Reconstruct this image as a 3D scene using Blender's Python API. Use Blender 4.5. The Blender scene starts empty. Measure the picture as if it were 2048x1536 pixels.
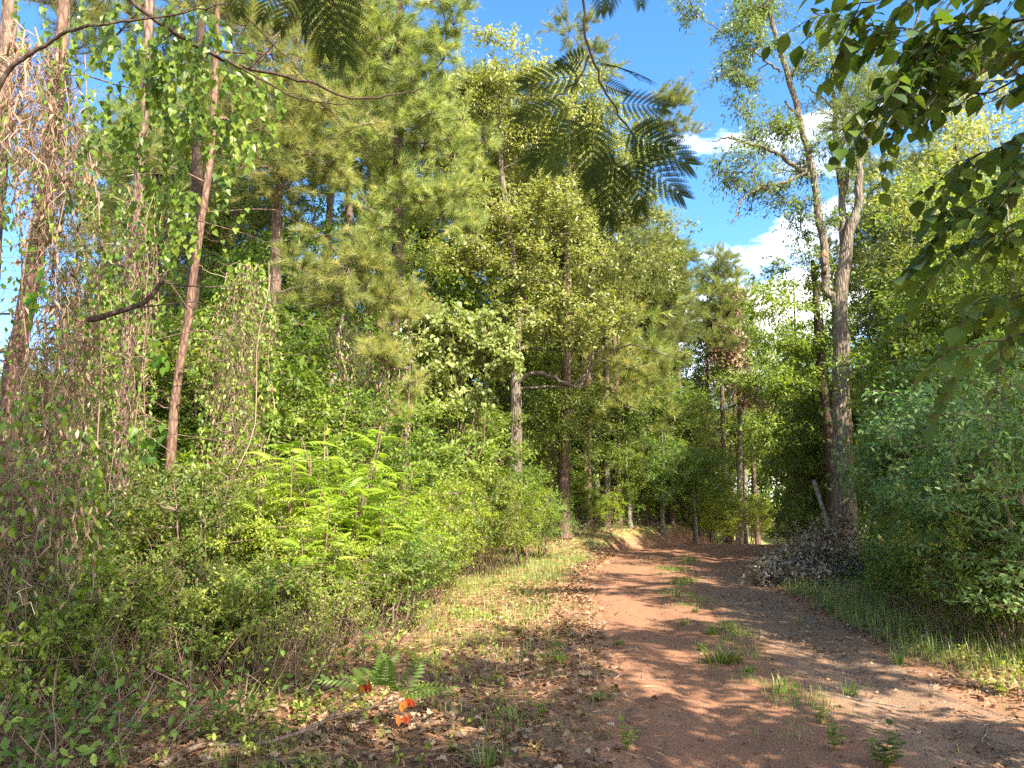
import bpy, math
import numpy as np
from math import radians as rad

# ------------------------------------------------------------ camera, sky, sun, exposure
SC = bpy.context.scene
PITCH = rad(9.0); CAMH = 1.6; F = 1536.0
cam_data = bpy.data.cameras.new('camera'); cam = bpy.data.objects.new('camera', cam_data)
SC.collection.objects.link(cam); SC.camera = cam
cam_data.sensor_width = 36.0; cam_data.lens = 27.0
cam_data.clip_start = 0.05; cam_data.clip_end = 3000
cam.location = (0, 0, CAMH); cam.rotation_euler = (math.pi/2 + PITCH, 0, 0)

SUN = np.array([0.46, -0.60, 0.74]); SUN = SUN/np.linalg.norm(SUN)
EL = math.asin(SUN[2]); AZ = math.atan2(SUN[0], SUN[1])
W = bpy.data.worlds.new('World'); SC.world = W; W.use_nodes = True
nt = W.node_tree; nt.nodes.clear()
out = nt.nodes.new('ShaderNodeOutputWorld'); bg = nt.nodes.new('ShaderNodeBackground')
sky = nt.nodes.new('ShaderNodeTexSky'); sky.sky_type = 'NISHITA'; sky.sun_disc = False
sky.sun_elevation = EL; sky.sun_rotation = AZ; sky.altitude = 300; sky.air_density = 1.0
sky.dust_density = 0.3; sky.ozone_density = 4.0
hs = nt.nodes.new('ShaderNodeHueSaturation'); hs.inputs['Saturation'].default_value = 1.2
tc = nt.nodes.new('ShaderNodeTexCoord'); mp = nt.nodes.new('ShaderNodeMapping')
mp.inputs['Scale'].default_value = (1, 1, 2.2); mp.inputs['Location'].default_value = (0.35, 0.1, 0.55)
nz = nt.nodes.new('ShaderNodeTexNoise'); nz.inputs['Scale'].default_value = 3.2; nz.inputs['Detail'].default_value = 9
nz.inputs['Roughness'].default_value = 0.58
rp = nt.nodes.new('ShaderNodeValToRGB')
sx = nt.nodes.new('ShaderNodeSeparateXYZ'); mz = nt.nodes.new('ShaderNodeMapRange')
mz.inputs['From Min'].default_value = 0.50; mz.inputs['From Max'].default_value = 0.22
mz.inputs['To Min'].default_value = -0.06; mz.inputs['To Max'].default_value = 0.16
ad = nt.nodes.new('ShaderNodeMath'); ad.operation = 'ADD'
rp.color_ramp.elements[0].position = 0.545; rp.color_ramp.elements[0].color = (0, 0, 0, 1)
rp.color_ramp.elements[1].position = 0.70; rp.color_ramp.elements[1].color = (1, 1, 1, 1)
mx = nt.nodes.new('ShaderNodeMix'); mx.data_type = 'RGBA'
L = nt.links.new
L(tc.outputs['Generated'], mp.inputs['Vector']); L(mp.outputs[0], nz.inputs['Vector'])
L(tc.outputs['Generated'], sx.inputs[0]); L(sx.outputs['Z'], mz.inputs['Value'])
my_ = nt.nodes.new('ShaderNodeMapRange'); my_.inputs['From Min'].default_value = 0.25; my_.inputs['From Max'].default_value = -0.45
my_.inputs['To Min'].default_value = 0.0; my_.inputs['To Max'].default_value = 0.27      # unseen cloud added behind the camera to brighten and neutralise the fill light
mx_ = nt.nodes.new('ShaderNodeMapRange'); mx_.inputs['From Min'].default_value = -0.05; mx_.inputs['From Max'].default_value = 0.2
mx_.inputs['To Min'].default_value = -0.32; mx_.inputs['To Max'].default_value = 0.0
a2 = nt.nodes.new('ShaderNodeMath'); a2.operation = 'ADD'; a3 = nt.nodes.new('ShaderNodeMath'); a3.operation = 'ADD'
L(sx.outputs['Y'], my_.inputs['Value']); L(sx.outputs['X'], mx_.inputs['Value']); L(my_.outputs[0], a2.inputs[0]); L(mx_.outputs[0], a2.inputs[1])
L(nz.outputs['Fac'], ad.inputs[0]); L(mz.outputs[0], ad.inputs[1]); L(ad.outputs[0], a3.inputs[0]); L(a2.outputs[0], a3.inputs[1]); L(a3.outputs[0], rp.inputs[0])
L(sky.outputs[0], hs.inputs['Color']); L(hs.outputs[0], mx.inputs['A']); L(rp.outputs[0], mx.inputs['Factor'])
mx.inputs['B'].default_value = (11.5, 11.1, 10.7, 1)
L(mx.outputs['Result'], bg.inputs['Color']); bg.inputs['Strength'].default_value = 0.115
L(bg.outputs[0], out.inputs[0])

sd = bpy.data.lights.new('sun', 'SUN'); sd.energy = 5.0; sd.angle = rad(0.55); sd.color = (1.0, 0.91, 0.76)
so = bpy.data.objects.new('sun', sd); SC.collection.objects.link(so)
so.rotation_euler = (math.pi/2 - EL, 0, math.pi - AZ)   # checked below
import mathutils
so.rotation_euler = mathutils.Vector(SUN.tolist()).to_track_quat('Z', 'Y').to_euler()
SC.view_settings.view_transform = 'Standard'; SC.view_settings.look = 'None'
SC.view_settings.exposure = 1.93; SC.view_settings.gamma = 1.0
cy = SC.cycles
cy.max_bounces = 8; cy.diffuse_bounces = 3; cy.glossy_bounces = 2; cy.transmission_bounces = 5
cy.transparent_max_bounces = 4; cy.use_denoising = False; cy.caustics_reflective = False; cy.caustics_refractive = False
cy.sample_clamp_indirect = 4.0

COL = SC.collection
RNG = np.random.default_rng(11)
CP, SP = math.cos(PITCH), math.sin(PITCH)

# ------------------------------------------------------------ pixel (2048 x 1536) -> place in the world
def ray(x, y):
    u, v = (x-1024)/F, (768-y)/F
    return np.array([u, CP - v*SP, SP + v*CP])
def P(x, y, Y):
    d = ray(x, y); return np.array([0, 0, CAMH]) + d*(Y/d[1])
def unproj(p):
    d = np.asarray(p, float) - np.array([0, 0, CAMH])
    zc = d[1]*CP + d[2]*SP
    return 1024 + F*d[0]/zc, 768 - F*(-d[1]*SP + d[2]*CP)/zc

def wob(x, y, s=1.0, k=0.0):
    return (np.sin(x*1.7*s+1.3+k)*np.cos(y*1.3*s+.7*k)+np.sin(x*3.1*s+y*2.3*s+k)*.5+np.cos(x*5.3*s-y*4.7*s+2*k)*.28)/1.78
def sstep(a, b, x):
    t = np.clip((x-a)/(b-a), 0, 1); return t*t*(3-2*t)
# road centre line and half width by distance
RY = np.array([-14, 0, 5, 7.7, 10.8, 14.3, 19.9, 25, 28.6, 33, 38, 44, 52, 64, 90.])
RX = np.array([3.4, 2.5, 2.25, 2.45, 2.8, 3.15, 4.1, 5.7, 7.3, 9.4, 12.0, 15.5, 20.0, 27., 42.])
RW = np.array([1.6, 1.55, 1.5, 1.5, 1.6, 1.75, 2.0, 2.5, 2.8, 2.4, 2.0, 1.8, 1.8, 1.8, 1.8])
def rc(y): return np.interp(y, RY, RX)
def rw(y): return np.interp(y, RY, RW)
BY = np.array([26, 29, 31, 33.5, 36, 40]); BX = np.array([0.2, 2.5, 4.6, 6.7, 8.2, 10.2])   # foot of the cut bank
def bank(x, y):
    cx = rc(y) - rw(y) - 0.1
    d = cx - x                               # metres left of the road edge
    side = sstep(0.0, 0.9, d)
    along = sstep(24, 29.5, y) * (1 - sstep(37.5, 38.6, y))
    return side*along*(0.62 + 0.25*sstep(30, 36, y))
def H(x, y):
    x = np.asarray(x, float); y = np.asarray(y, float)
    d = x - rc(y); w = rw(y)
    off = np.clip(np.abs(d) - w, 0, 30)
    h = 0.05*wob(x, y, .6)*sstep(0, 2, off) + 0.025*wob(x, y, 2.1, 2)*sstep(0, 1, off)
    h = h + 0.12*sstep(1.0, 4.0, off)
    h = h - 0.035*np.exp(-((np.abs(d)-0.78)/0.32)**2)*(np.abs(d) < w)      # wheel ruts
    h = h + bank(x, y)
    h = h - 0.9*sstep(31, 50, y)*(1-sstep(0, 4, off)) - 0.5*sstep(31, 60, y)*sstep(0, 4, off)
    return h
def G(x, y):
    """ground point seen at pixel x, y"""
    d = ray(x, y); t = 3.0; o = np.array([0, 0, CAMH])
    for k in range(4000):
        p = o + d*t
        if p[2] <= H(p[0], p[1]): break
        t += 0.02
        if t > 90: break
    return np.array([p[0], p[1], float(H(p[0], p[1]))])

# ------------------------------------------------------------ mesh helpers
def nrm(a): return a/np.maximum(np.linalg.norm(a, axis=-1, keepdims=True), 1e-9)
def mesh(name, geos, mats):
    """geos: list of (V, F, val, material_index)"""
    vs, loops, tot, vals, mi = [], [], [], [], []
    o = 0
    for g in geos:
        if g is None: continue
        V, Fc, val = g[0], g[1], g[2]; m = g[3] if len(g) > 3 else 0
        if len(V) == 0: continue
        vs.append(V); loops.append((Fc+o).ravel()); tot.append(np.full(len(Fc), Fc.shape[1]))
        vals.append(np.broadcast_to(val, (len(V),)) if np.ndim(val) == 0 else val)
        mi.append(np.full(len(Fc), m)); o += len(V)
    V = np.concatenate(vs).astype(np.float32); lp = np.concatenate(loops).astype(np.int32)
    tt = np.concatenate(tot).astype(np.int32)
    me = bpy.data.meshes.new(name)
    me.vertices.add(len(V)); me.vertices.foreach_set('co', V.ravel())
    me.loops.add(len(lp)); me.loops.foreach_set('vertex_index', lp)
    me.polygons.add(len(tt))
    st = np.concatenate([[0], np.cumsum(tt)[:-1]]).astype(np.int32)
    me.polygons.foreach_set('loop_start', st); me.polygons.foreach_set('loop_total', tt)
    me.polygons.foreach_set('material_index', np.concatenate(mi).astype(np.int32))
    a = me.attributes.new('v', 'FLOAT', 'POINT'); a.data.foreach_set('value', np.concatenate(vals).astype(np.float32))
    for m in mats: me.materials.append(m)
    me.update(calc_edges=True)
    return me
def smooth(me): me.polygons.foreach_set('use_smooth', np.ones(len(me.polygons), bool))
def obj(name, me, parent=None, origin=None, sm=False):
    if origin is not None:
        co = np.empty(len(me.vertices)*3, np.float32); me.vertices.foreach_get('co', co)
        co = co.reshape(-1, 3) - np.asarray(origin, np.float32); me.vertices.foreach_set('co', co.ravel())
    if sm: smooth(me)
    o = bpy.data.objects.new(name, me); COL.objects.link(o)
    if parent is not None: o.parent = parent
    return o
def props(o, label=None, cat=None, group=None, kind=None):
    if label: o['label'] = label
    if cat: o['category'] = cat
    if group: o['group'] = group
    if kind: o['kind'] = kind
    return o
def thing(name, label, cat, loc=(0, 0, 0), group=None, rz=0, s=1):
    o = bpy.data.objects.new(name, None); COL.objects.link(o)
    o.location = tuple(map(float, loc)); o.rotation_euler = (0, 0, rz)
    o.scale = (s, s, s) if np.ndim(s) == 0 else tuple(s); o.empty_display_size = 0.2
    return props(o, label, cat, group)
def dup(src, loc, rz=0, s=1, label=None, group=None, tilt=(0, 0)):
    r = src.copy(); COL.objects.link(r); r.location = tuple(map(float, loc)); r.rotation_euler = (tilt[0], tilt[1], rz)
    r.scale = (s, s, s) if np.ndim(s) == 0 else tuple(s)
    if label: r['label'] = label
    if group: r['group'] = group
    for ch in list(src.children):
        c = ch.copy(); COL.objects.link(c); c.parent = r
        for g in ch.children:
            d = g.copy(); COL.objects.link(d); d.parent = c
    return r

def tubes(Pt, Rd, sides=4, val=0.5, mi=0, rough=0.0, rng=RNG):
    """Pt (n,m,3) polylines, Rd (n,m) radii"""
    Pt = np.asarray(Pt, float); n, m, _ = Pt.shape
    T = np.empty_like(Pt); T[:, 1:-1] = Pt[:, 2:]-Pt[:, :-2]; T[:, 0] = Pt[:, 1]-Pt[:, 0]; T[:, -1] = Pt[:, -1]-Pt[:, -2]
    T = nrm(T); mean = nrm(Pt[:, -1]-Pt[:, 0])
    ref = np.where(np.abs(mean[:, 2:3]) > .75, np.array([[1., 0, 0]]), np.array([[0, 0, 1.]]))
    A = nrm(np.cross(T, ref[:, None, :])); B = np.cross(T, A)
    an = np.arange(sides)*2*math.pi/sides
    Rr = np.asarray(Rd)[:, :, None]*np.ones(sides)
    if rough: Rr = Rr*(1+rough*rng.standard_normal(Rr.shape))
    V = Pt[:, :, None, :]+Rr[..., None]*(np.cos(an)[:, None]*A[:, :, None, :]+np.sin(an)[:, None]*B[:, :, None, :])
    V = V.reshape(-1, 3)
    i = (np.arange(n)*m*sides)[:, None, None]; j = (np.arange(m-1)*sides)[None, :, None]; k = np.arange(sides)[None, None, :]
    k2 = (k+1) % sides
    Fc = np.stack([i+j+k, i+j+k2, i+j+sides+k2, i+j+sides+k], -1).reshape(-1, 4)
    if np.ndim(val) == 1: val = np.repeat(val, m*sides)
    return (V, Fc, val, mi)
def tube(pts, r, sides=8, val=.5, mi=0, rough=0.0, sub=1, jit=0.0, rng=RNG):
    pts = np.asarray(pts, float); r = np.asarray(r, float)
    if sub > 1: pts, r = spline(pts, r, sub)
    if jit: pts[1:-1] += rng.standard_normal((len(pts)-2, 3))*jit
    return tubes(pts[None], r[None], sides, val, mi, rough, rng)
def spline(pts, r, sub):
    n = len(pts); q = np.vstack([2*pts[0]-pts[1], pts, 2*pts[-1]-pts[-2]])
    t = np.linspace(0, n-1, (n-1)*sub+1); i = np.minimum(t.astype(int), n-2); f = (t-i)[:, None]
    a, b, c, d = q[i], q[i+1], q[i+2], q[i+3]
    o = .5*((2*b)+(-a+c)*f+(2*a-5*b+4*c-d)*f*f+(-a+3*b-3*c+d)*f**3)
    return o, np.interp(t, np.arange(n), r)
def resample(pts, m):
    pts = np.asarray(pts, float); s = np.concatenate([[0], np.cumsum(np.linalg.norm(np.diff(pts, axis=0), axis=1))])
    t = np.linspace(0, s[-1], m); return np.stack([np.interp(t, s, pts[:, k]) for k in range(3)], 1)

def scatter(tmpl, pos, dr, up, sc, val, mi=0, wsc=None):
    V0, F0 = tmpl[0], tmpl[1]; n = len(pos); k = len(V0)
    dr = nrm(dr); side = nrm(np.cross(up, dr)); nn = np.cross(dr, side)
    sc = np.broadcast_to(sc, (n,))[:, None, None]; w = 1.0 if wsc is None else np.broadcast_to(wsc, (n,))[:, None, None]
    V = pos[:, None, :]+sc*(V0[None, :, 0:1]*dr[:, None, :]+w*V0[None, :, 1:2]*side[:, None, :]+V0[None, :, 2:3]*nn[:, None, :])
    Fc = (np.arange(n)[:, None, None]*k+F0[None]).reshape(-1, F0.shape[1])
    v = np.repeat(np.broadcast_to(val, (n,)), k)
    if len(tmpl) > 2: v = np.clip(v + np.tile(tmpl[2], n), 0, 1)
    return (V.reshape(-1, 3), Fc, v, mi)
def A(*a): return np.array(a, float)
# leaf templates: length along x, width along y
LEAF = (A((0, 0, 0), (.42, .23, .07), (1, 0, -.06), (.42, -.23, .07)), np.array([(0, 1, 2), (0, 2, 3)]))
def oval(w=.3, n=3, cup=.1, droop=.15, tip=1.3):
    t = np.linspace(0, 1, n+2)[1:-1]; v = [(0, 0, 0)]
    for a in t: h = w*math.sin(math.pi*a**(1/tip if a > .5 else 1)); v += [(a, h, cup*h-droop*a*a), (a, 0, -droop*a*a), (a, -h, cup*h-droop*a*a)]
    v.append((1, 0, -droop)); q = [(0, 2, 1), (0, 3, 2)]; f = []
    for i in range(n-1):
        b = 1+3*i; f += [(b, b+1, b+4), (b, b+4, b+3), (b+1, b+2, b+5), (b+1, b+5, b+4)]
    b = 1+3*(n-1); e = len(v)-1
    return (np.array(v, float), np.array(q+f+[(b, b+1, e), (b+1, b+2, e)]))
OVAL = oval(.27, 3, .35, .12)
BROAD = oval(.36, 4, .25, .22)
HEART = (A((0, 0, 0), (-.14, .22, .03), (.05, .42, .08), (.42, .36, .06), (.72, .16, .02), (1, 0, -.1), (.72, -.16, .02), (.42, -.36, .06), (.05, -.42, .08), (-.14, -.22, .03)),
         np.array([(0, 2, 1), (0, 3, 2), (0, 4, 3), (0, 5, 4), (0, 6, 5), (0, 7, 6), (0, 8, 7), (0, 9, 8)]))
NEED = (A((0, -.012, 0), (0, .012, 0), (.6, .010, -.04), (1, 0, -.13), (.6, -.010, -.04)), np.array([(0, 1, 2), (0, 2, 4), (4, 2, 3)]))
NEED3 = (A((0, -.014, 0), (.2, .016, 0), (1, 0, -.05)), np.array([(0, 1, 2)]))
def lobed():
    o = [(0, .03), (.2, .10), (.28, .32), (.40, .12), (.52, .40), (.66, .13), (.80, .26), (.85, .08), (1, 0)]
    v = [(x, y, .12*math.sin(x*5)+abs(y)*.35) for x, y in o] + [(x, -y, .12*math.sin(x*5)+abs(y)*.5) for x, y in o[:-1]]
    c = [(x, 0, .12*math.sin(x*5)) for x, y in o[:-1]]
    n = len(o); V = v+c; f = []
    for i in range(n-1):
        ci = len(v)+i; cn = len(v)+i+1 if i+1 < n-1 else n-1
        f += [(ci, cn, i+1), (ci, i+1, i)]
        j, j2 = n+i, (n+i+1 if i+1 < n-1 else n-1)
        f += [(ci, j, j2), (ci, j2, cn)]
    f = [t for t in f if len(set(t)) == 3]
    return (np.array(V, float), np.array(f))
DEAD = lobed()
CURL = (A((0, 0, 0), (.3, .22, .16), (.35, 0, .0), (.3, -.22, .2), (.7, .2, .28), (.75, 0, .1), (.7, -.18, .22), (1, 0, .3)),
        np.array([(0, 2, 1), (0, 3, 2), (1, 2, 5), (1, 5, 4), (2, 3, 6), (2, 6, 5), (4, 5, 7), (5, 6, 7)]))
def join(gs):
    V, Fc, o, va = [], [], 0, []
    for g in gs: V.append(g[0]); Fc.append(g[1]+o); o += len(g[0]); va.append(g[2] if len(g) > 2 else np.zeros(len(g[0])))
    return (np.concatenate(V), np.concatenate(Fc), np.concatenate(va))
def tri(Fc): return np.concatenate([Fc[:, [0, 1, 2]], Fc[:, [0, 2, 3]]])
def frond(pairs=11, ll=.24, w=.30, droop=.35, hang=.15, sw=.9, tmpl=LEAF, t0=.14):
    """pinnate leaf, length 1: stalk along x with opposite leaflets"""
    n = pairs; t = np.linspace(t0, 1, n); cz = lambda a: .10*np.sin(a*1.6)-droop*a**2
    pts = np.stack([np.linspace(0, 1, 6), np.zeros(6), cz(np.linspace(0, 1, 6))], 1)
    tb = tubes(pts[None], np.linspace(.010, .004, 6)[None], 3); g = [(tb[0], tri(tb[1]), np.zeros(len(tb[0])))]
    for s in (-1, 1):
        pos = np.stack([t, 0*t, cz(t)], 1); L_ = ll*np.sin(np.clip(.35+t*.62, 0, 1)*math.pi*.93)**.7
        dr = np.stack([.35+.35*t, s*sw*np.ones(n), -hang*np.ones(n)-.2*t], 1)
        sc = scatter(tmpl, pos, dr, np.tile(A(0, 0, 1), (n, 1)), L_, 0)
        V = sc[0]; g.append((V, sc[1], np.zeros(len(V))))
    sc = scatter(tmpl, A((1, 0, float(cz(1.)))), A((1, 0, -.5)), A((0, 0, 1)), ll*.8, 0); g.append((sc[0], sc[1], np.zeros(len(sc[0]))))
    return join(g)
FROND = frond(10, .30, sw=1.0, droop=.42, hang=.22, tmpl=(LEAF[0]*A(1, .62, 1), LEAF[1]))
FROND_FINE = frond(8, .26, droop=.25)
def bipinnate():
    """fine feathery double-compound leaf"""
    g = []; n = 9
    cz = lambda a: .06*np.sin(a*1.5)-.12*a**2
    pts = np.stack([np.linspace(0, 1, 8), np.zeros(8), cz(np.linspace(0, 1, 8))], 1)
    tb = tubes(pts[None], np.linspace(.007, .003, 8)[None], 3); g.append((tb[0], tri(tb[1]), np.zeros(len(tb[0]))))
    lf = A((0, -.26, 0), (.1, .26, 0), (.85, .28, 0), (1, -.08, 0)); lfF = np.array([(0, 3, 2), (0, 2, 1)])
    for s in (-1, 1):
        for i, t in enumerate(np.linspace(.22, .99, n)):
            base = A(t, 0, float(cz(t))); Lp = .34*math.sin(math.pi*(.25+.58*t))**.6
            d0 = nrm(A(.30+.80*t**2, s*(.95-.45*t), .05)); m = 16; q = np.linspace(.05, 1, m)
            c = base+Lp*q[:, None]*d0+np.stack([.22*Lp*q**2, 0*q, -.18*Lp*q**2], 1)
            tang = nrm(np.gradient(c, axis=0)); sd = nrm(np.cross(tang, A(0, 0, 1)))
            ptb = tubes(c[None, ::4], np.full((1, len(c[::4])), .0025), 3); g.append((ptb[0], tri(ptb[1]), np.zeros(len(ptb[0]))))
            for s2 in (-1, 1):
                ll = .040*np.sin(math.pi*(.12+.8*q))**.5
                sc = scatter((lf, lfF), c, sd*s2+tang*.45, np.tile(A(0, 0, 1), (m, 1)), ll, 0, wsc=1.0)
                g.append((sc[0], sc[1], np.zeros(len(sc[0]))))
    return join(g)
BIPIN = bipinnate()

# ------------------------------------------------------------ materials
def newmat(name):
    m = bpy.data.materials.new(name); m.use_nodes = True; t = m.node_tree; t.nodes.clear()
    return m, t, t.nodes.new, t.links.new
def ramp(N, cols):
    r = N('ShaderNodeValToRGB'); e = r.color_ramp.elements
    e[0].position, e[0].color = cols[0][0], (*cols[0][1], 1); e[1].position, e[1].color = cols[-1][0], (*cols[-1][1], 1)
    for p, c in cols[1:-1]: x = e.new(p); x.color = (*c, 1)
    return r
def leafmat(name, cols, trans=.38, rough=.42, spec=.5, tint=(1.25, 1.2, .55), orand=.22):
    m, t, N, K = newmat(name)
    at = N('ShaderNodeAttribute'); at.attribute_name = 'v'
    n = len(cols); r = ramp(N, [(i/(n-1), c) for i, c in enumerate(cols)])
    oi = N('ShaderNodeObjectInfo'); mr = N('ShaderNodeMapRange'); mr.inputs['To Min'].default_value = 1-orand; mr.inputs['To Max'].default_value = 1+orand
    hv = N('ShaderNodeHueSaturation'); mh = N('ShaderNodeMapRange'); mh.inputs['To Min'].default_value = .5-orand*.10; mh.inputs['To Max'].default_value = .5+orand*.06
    ml = N('ShaderNodeMath'); ml.operation = 'MULTIPLY'; ml.inputs[1].default_value = 7.31
    fr = N('ShaderNodeMath'); fr.operation = 'FRACT'
    K(at.outputs['Fac'], r.inputs[0]); K(oi.outputs['Random'], mr.inputs['Value']); K(oi.outputs['Random'], ml.inputs[0]); K(ml.outputs[0], fr.inputs[0]); K(fr.outputs[0], mh.inputs['Value'])
    K(mr.outputs[0], hv.inputs['Value']); K(mh.outputs[0], hv.inputs['Hue']); K(r.outputs[0], hv.inputs['Color'])
    pb = N('ShaderNodeBsdfPrincipled'); pb.inputs['Roughness'].default_value = rough; pb.inputs['Specular IOR Level'].default_value = spec
    tr = N('ShaderNodeBsdfTranslucent'); mu = N('ShaderNodeMix'); mu.data_type = 'RGBA'; mu.blend_type = 'MULTIPLY'; mu.inputs['Factor'].default_value = 1
    mu.inputs['B'].default_value = (*tint, 1); ms = N('ShaderNodeMixShader'); ms.inputs[0].default_value = trans; o = N('ShaderNodeOutputMaterial')
    K(hv.outputs[0], pb.inputs['Base Color']); K(hv.outputs[0], mu.inputs['A']); K(mu.outputs['Result'], tr.inputs['Color'])
    K(pb.outputs[0], ms.inputs[1]); K(tr.outputs[0], ms.inputs[2]); K(ms.outputs[0], o.inputs[0])
    return m
def barkmat(name, c1, c2, c3, scale=9, stretch=.22, bump=.6, lichen=None):
    m, t, N, K = newmat(name)
    tc = N('ShaderNodeTexCoord'); mp = N('ShaderNodeMapping'); mp.inputs['Scale'].default_value = (1, 1, stretch)
    vo = N('ShaderNodeTexVoronoi'); vo.feature = 'DISTANCE_TO_EDGE'; vo.inputs['Scale'].default_value = scale
    nz = N('ShaderNodeTexNoise'); nz.inputs['Scale'].default_value = scale*1.6; nz.inputs['Detail'].default_value = 8
    n2 = N('ShaderNodeTexNoise'); n2.inputs['Scale'].default_value = 1.3; n2.inputs['Detail'].default_value = 4
    mm = N('ShaderNodeMath'); mm.operation = 'MULTIPLY_ADD'; mm.inputs[1].default_value = 2.2
    r = ramp(N, [(.12, c1), (.45, c2), (.9, c3)])
    K(tc.outputs['Object'], mp.inputs[0]); K(mp.outputs[0], vo.inputs['Vector']); K(mp.outputs[0], nz.inputs['Vector']); K(tc.outputs['Object'], n2.inputs['Vector'])
    ha = N('ShaderNodeMath'); ha.operation = 'MULTIPLY'; ha.inputs[1].default_value = .75; K(nz.outputs['Fac'], ha.inputs[0])
    K(vo.outputs['Distance'], mm.inputs[0]); K(ha.outputs[0], mm.inputs[2]); K(mm.outputs[0], r.inputs[0])
    pb = N('ShaderNodeBsdfPrincipled'); pb.inputs['Roughness'].default_value = .9; pb.inputs['Specular IOR Level'].default_value = .2
    mx = N('ShaderNodeMix'); mx.data_type = 'RGBA'; mr = N('ShaderNodeMapRange'); mr.inputs['From Min'].default_value = .52; mr.inputs['From Max'].default_value = .72; mr.inputs['To Max'].default_value = .6
    K(n2.outputs['Fac'], mr.inputs[0]); K(mr.outputs[0], mx.inputs['Factor']); K(r.outputs[0], mx.inputs['A']); mx.inputs['B'].default_value = (*(lichen or c3), 1)
    bp = N('ShaderNodeBump'); bp.inputs['Strength'].default_value = bump; bp.inputs['Distance'].default_value = .03
    K(mm.outputs[0], bp.inputs['Height']); K(bp.outputs[0], pb.inputs['Normal']); K(mx.outputs['Result'], pb.inputs['Base Color'])
    o = N('ShaderNodeOutputMaterial'); K(pb.outputs[0], o.inputs[0]); return m
M = {}
M['pine_bark'] = barkmat('pine_bark', (.03, .02, .014), (.095, .062, .045), (.19, .13, .095), 13, .35, .7)
M['red_bark'] = barkmat('red_pine_bark', (.03, .018, .012), (.105, .06, .042), (.20, .125, .09), 14, .35, .6)
M['oak_bark'] = barkmat('oak_bark', (.03, .022, .016), (.10, .077, .058), (.21, .17, .13), 16, .14, .9, (.15, .15, .10))
M['grey_bark'] = barkmat('grey_bark', (.05, .042, .033), (.14, .118, .092), (.25, .22, .18), 11, .3, .5, (.14, .145, .10))
M['twig'] = barkmat('twig_bark', (.07, .045, .03), (.15, .10, .07), (.25, .18, .13), 25, .4, .2)
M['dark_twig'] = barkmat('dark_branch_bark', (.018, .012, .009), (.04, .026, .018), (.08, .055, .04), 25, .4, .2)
M['dry'] = leafmat('dry_vine', [(.10, .065, .04), (.25, .175, .11), (.48, .37, .25)], .12, .8, .2, (1, .9, .7))
M['deadleaf'] = leafmat('dead_leaf', [(.14, .075, .045), (.28, .17, .11), (.42, .30, .22)], .15, .7, .25, (1, .85, .6))
M['litter'] = leafmat('leaf_litter', [(.075, .036, .018), (.18, .095, .052), (.30, .18, .11), (.42, .29, .19)], .05, .85, .12, (1, .8, .6))
M['straw'] = leafmat('pine_straw', [(.18, .08, .04), (.34, .18, .09), (.46, .30, .17)], .05, .7, .2)
M['pine'] = leafmat('pine_needles', [(.12, .165, .045), (.22, .27, .075), (.34, .37, .11), (.50, .40, .15)], .42, .42, .4)
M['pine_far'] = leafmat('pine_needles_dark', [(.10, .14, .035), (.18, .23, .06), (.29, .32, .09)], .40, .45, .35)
M['oak'] = leafmat('oak_leaf', [(.09, .13, .03), (.15, .20, .045), (.25, .28, .08)], .42, .38, .5)
M['pale'] = leafmat('pale_leaf', [(.15, .19, .045), (.26, .31, .085), (.40, .43, .17)], .44, .38, .45)
M['green'] = leafmat('green_leaf', [(.085, .15, .025), (.175, .26, .04), (.29, .37, .065)], .48, .45, .35)
M['lime'] = leafmat('lime_leaf', [(.17, .27, .025), (.29, .40, .04), (.42, .48, .08)], .46, .45, .35, orand=.12)
M['shrub'] = leafmat('shrub_leaf', [(.07, .13, .02), (.155, .235, .038), (.31, .365, .07)], .46, .45, .35, orand=.3)
M['blue'] = leafmat('cool_green_leaf', [(.085, .16, .05), (.155, .245, .08), (.26, .35, .12)], .46, .42, .4, (1.15, 1.25, .6))
M['vine'] = leafmat('vine_leaf', [(.07, .15, .02), (.15, .26, .028), (.27, .38, .05)], .50, .36, .4)
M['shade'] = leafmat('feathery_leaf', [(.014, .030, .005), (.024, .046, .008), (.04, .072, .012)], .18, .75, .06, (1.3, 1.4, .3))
M['broad'] = leafmat('broad_leaf', [(.03, .075, .015), (.065, .13, .02), (.12, .20, .03)], .45, .4, .35)
M['grass'] = leafmat('grass_blade', [(.07, .14, .025), (.14, .23, .04), (.27, .30, .09), (.42, .34, .17)], .35, .45, .4)
M['brush'] = leafmat('dry_brush_leaf', [(.17, .11, .07), (.36, .27, .185), (.58, .47, .36)], .2, .7, .25)
M['cane'] = leafmat('dry_cane', [(.08, .05, .03), (.19, .125, .08), (.34, .25, .17)], .08, .8, .2)
M['red'] = leafmat('red_leaflet', [(.34, .03, .015), (.52, .10, .025), (.40, .30, .04)], .35, .5, .3, (1.2, .8, .6), .05)
M['cut'] = leafmat('broken_wood', [(.35, .15, .07), (.45, .22, .11)], 0, .8, .2)

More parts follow.
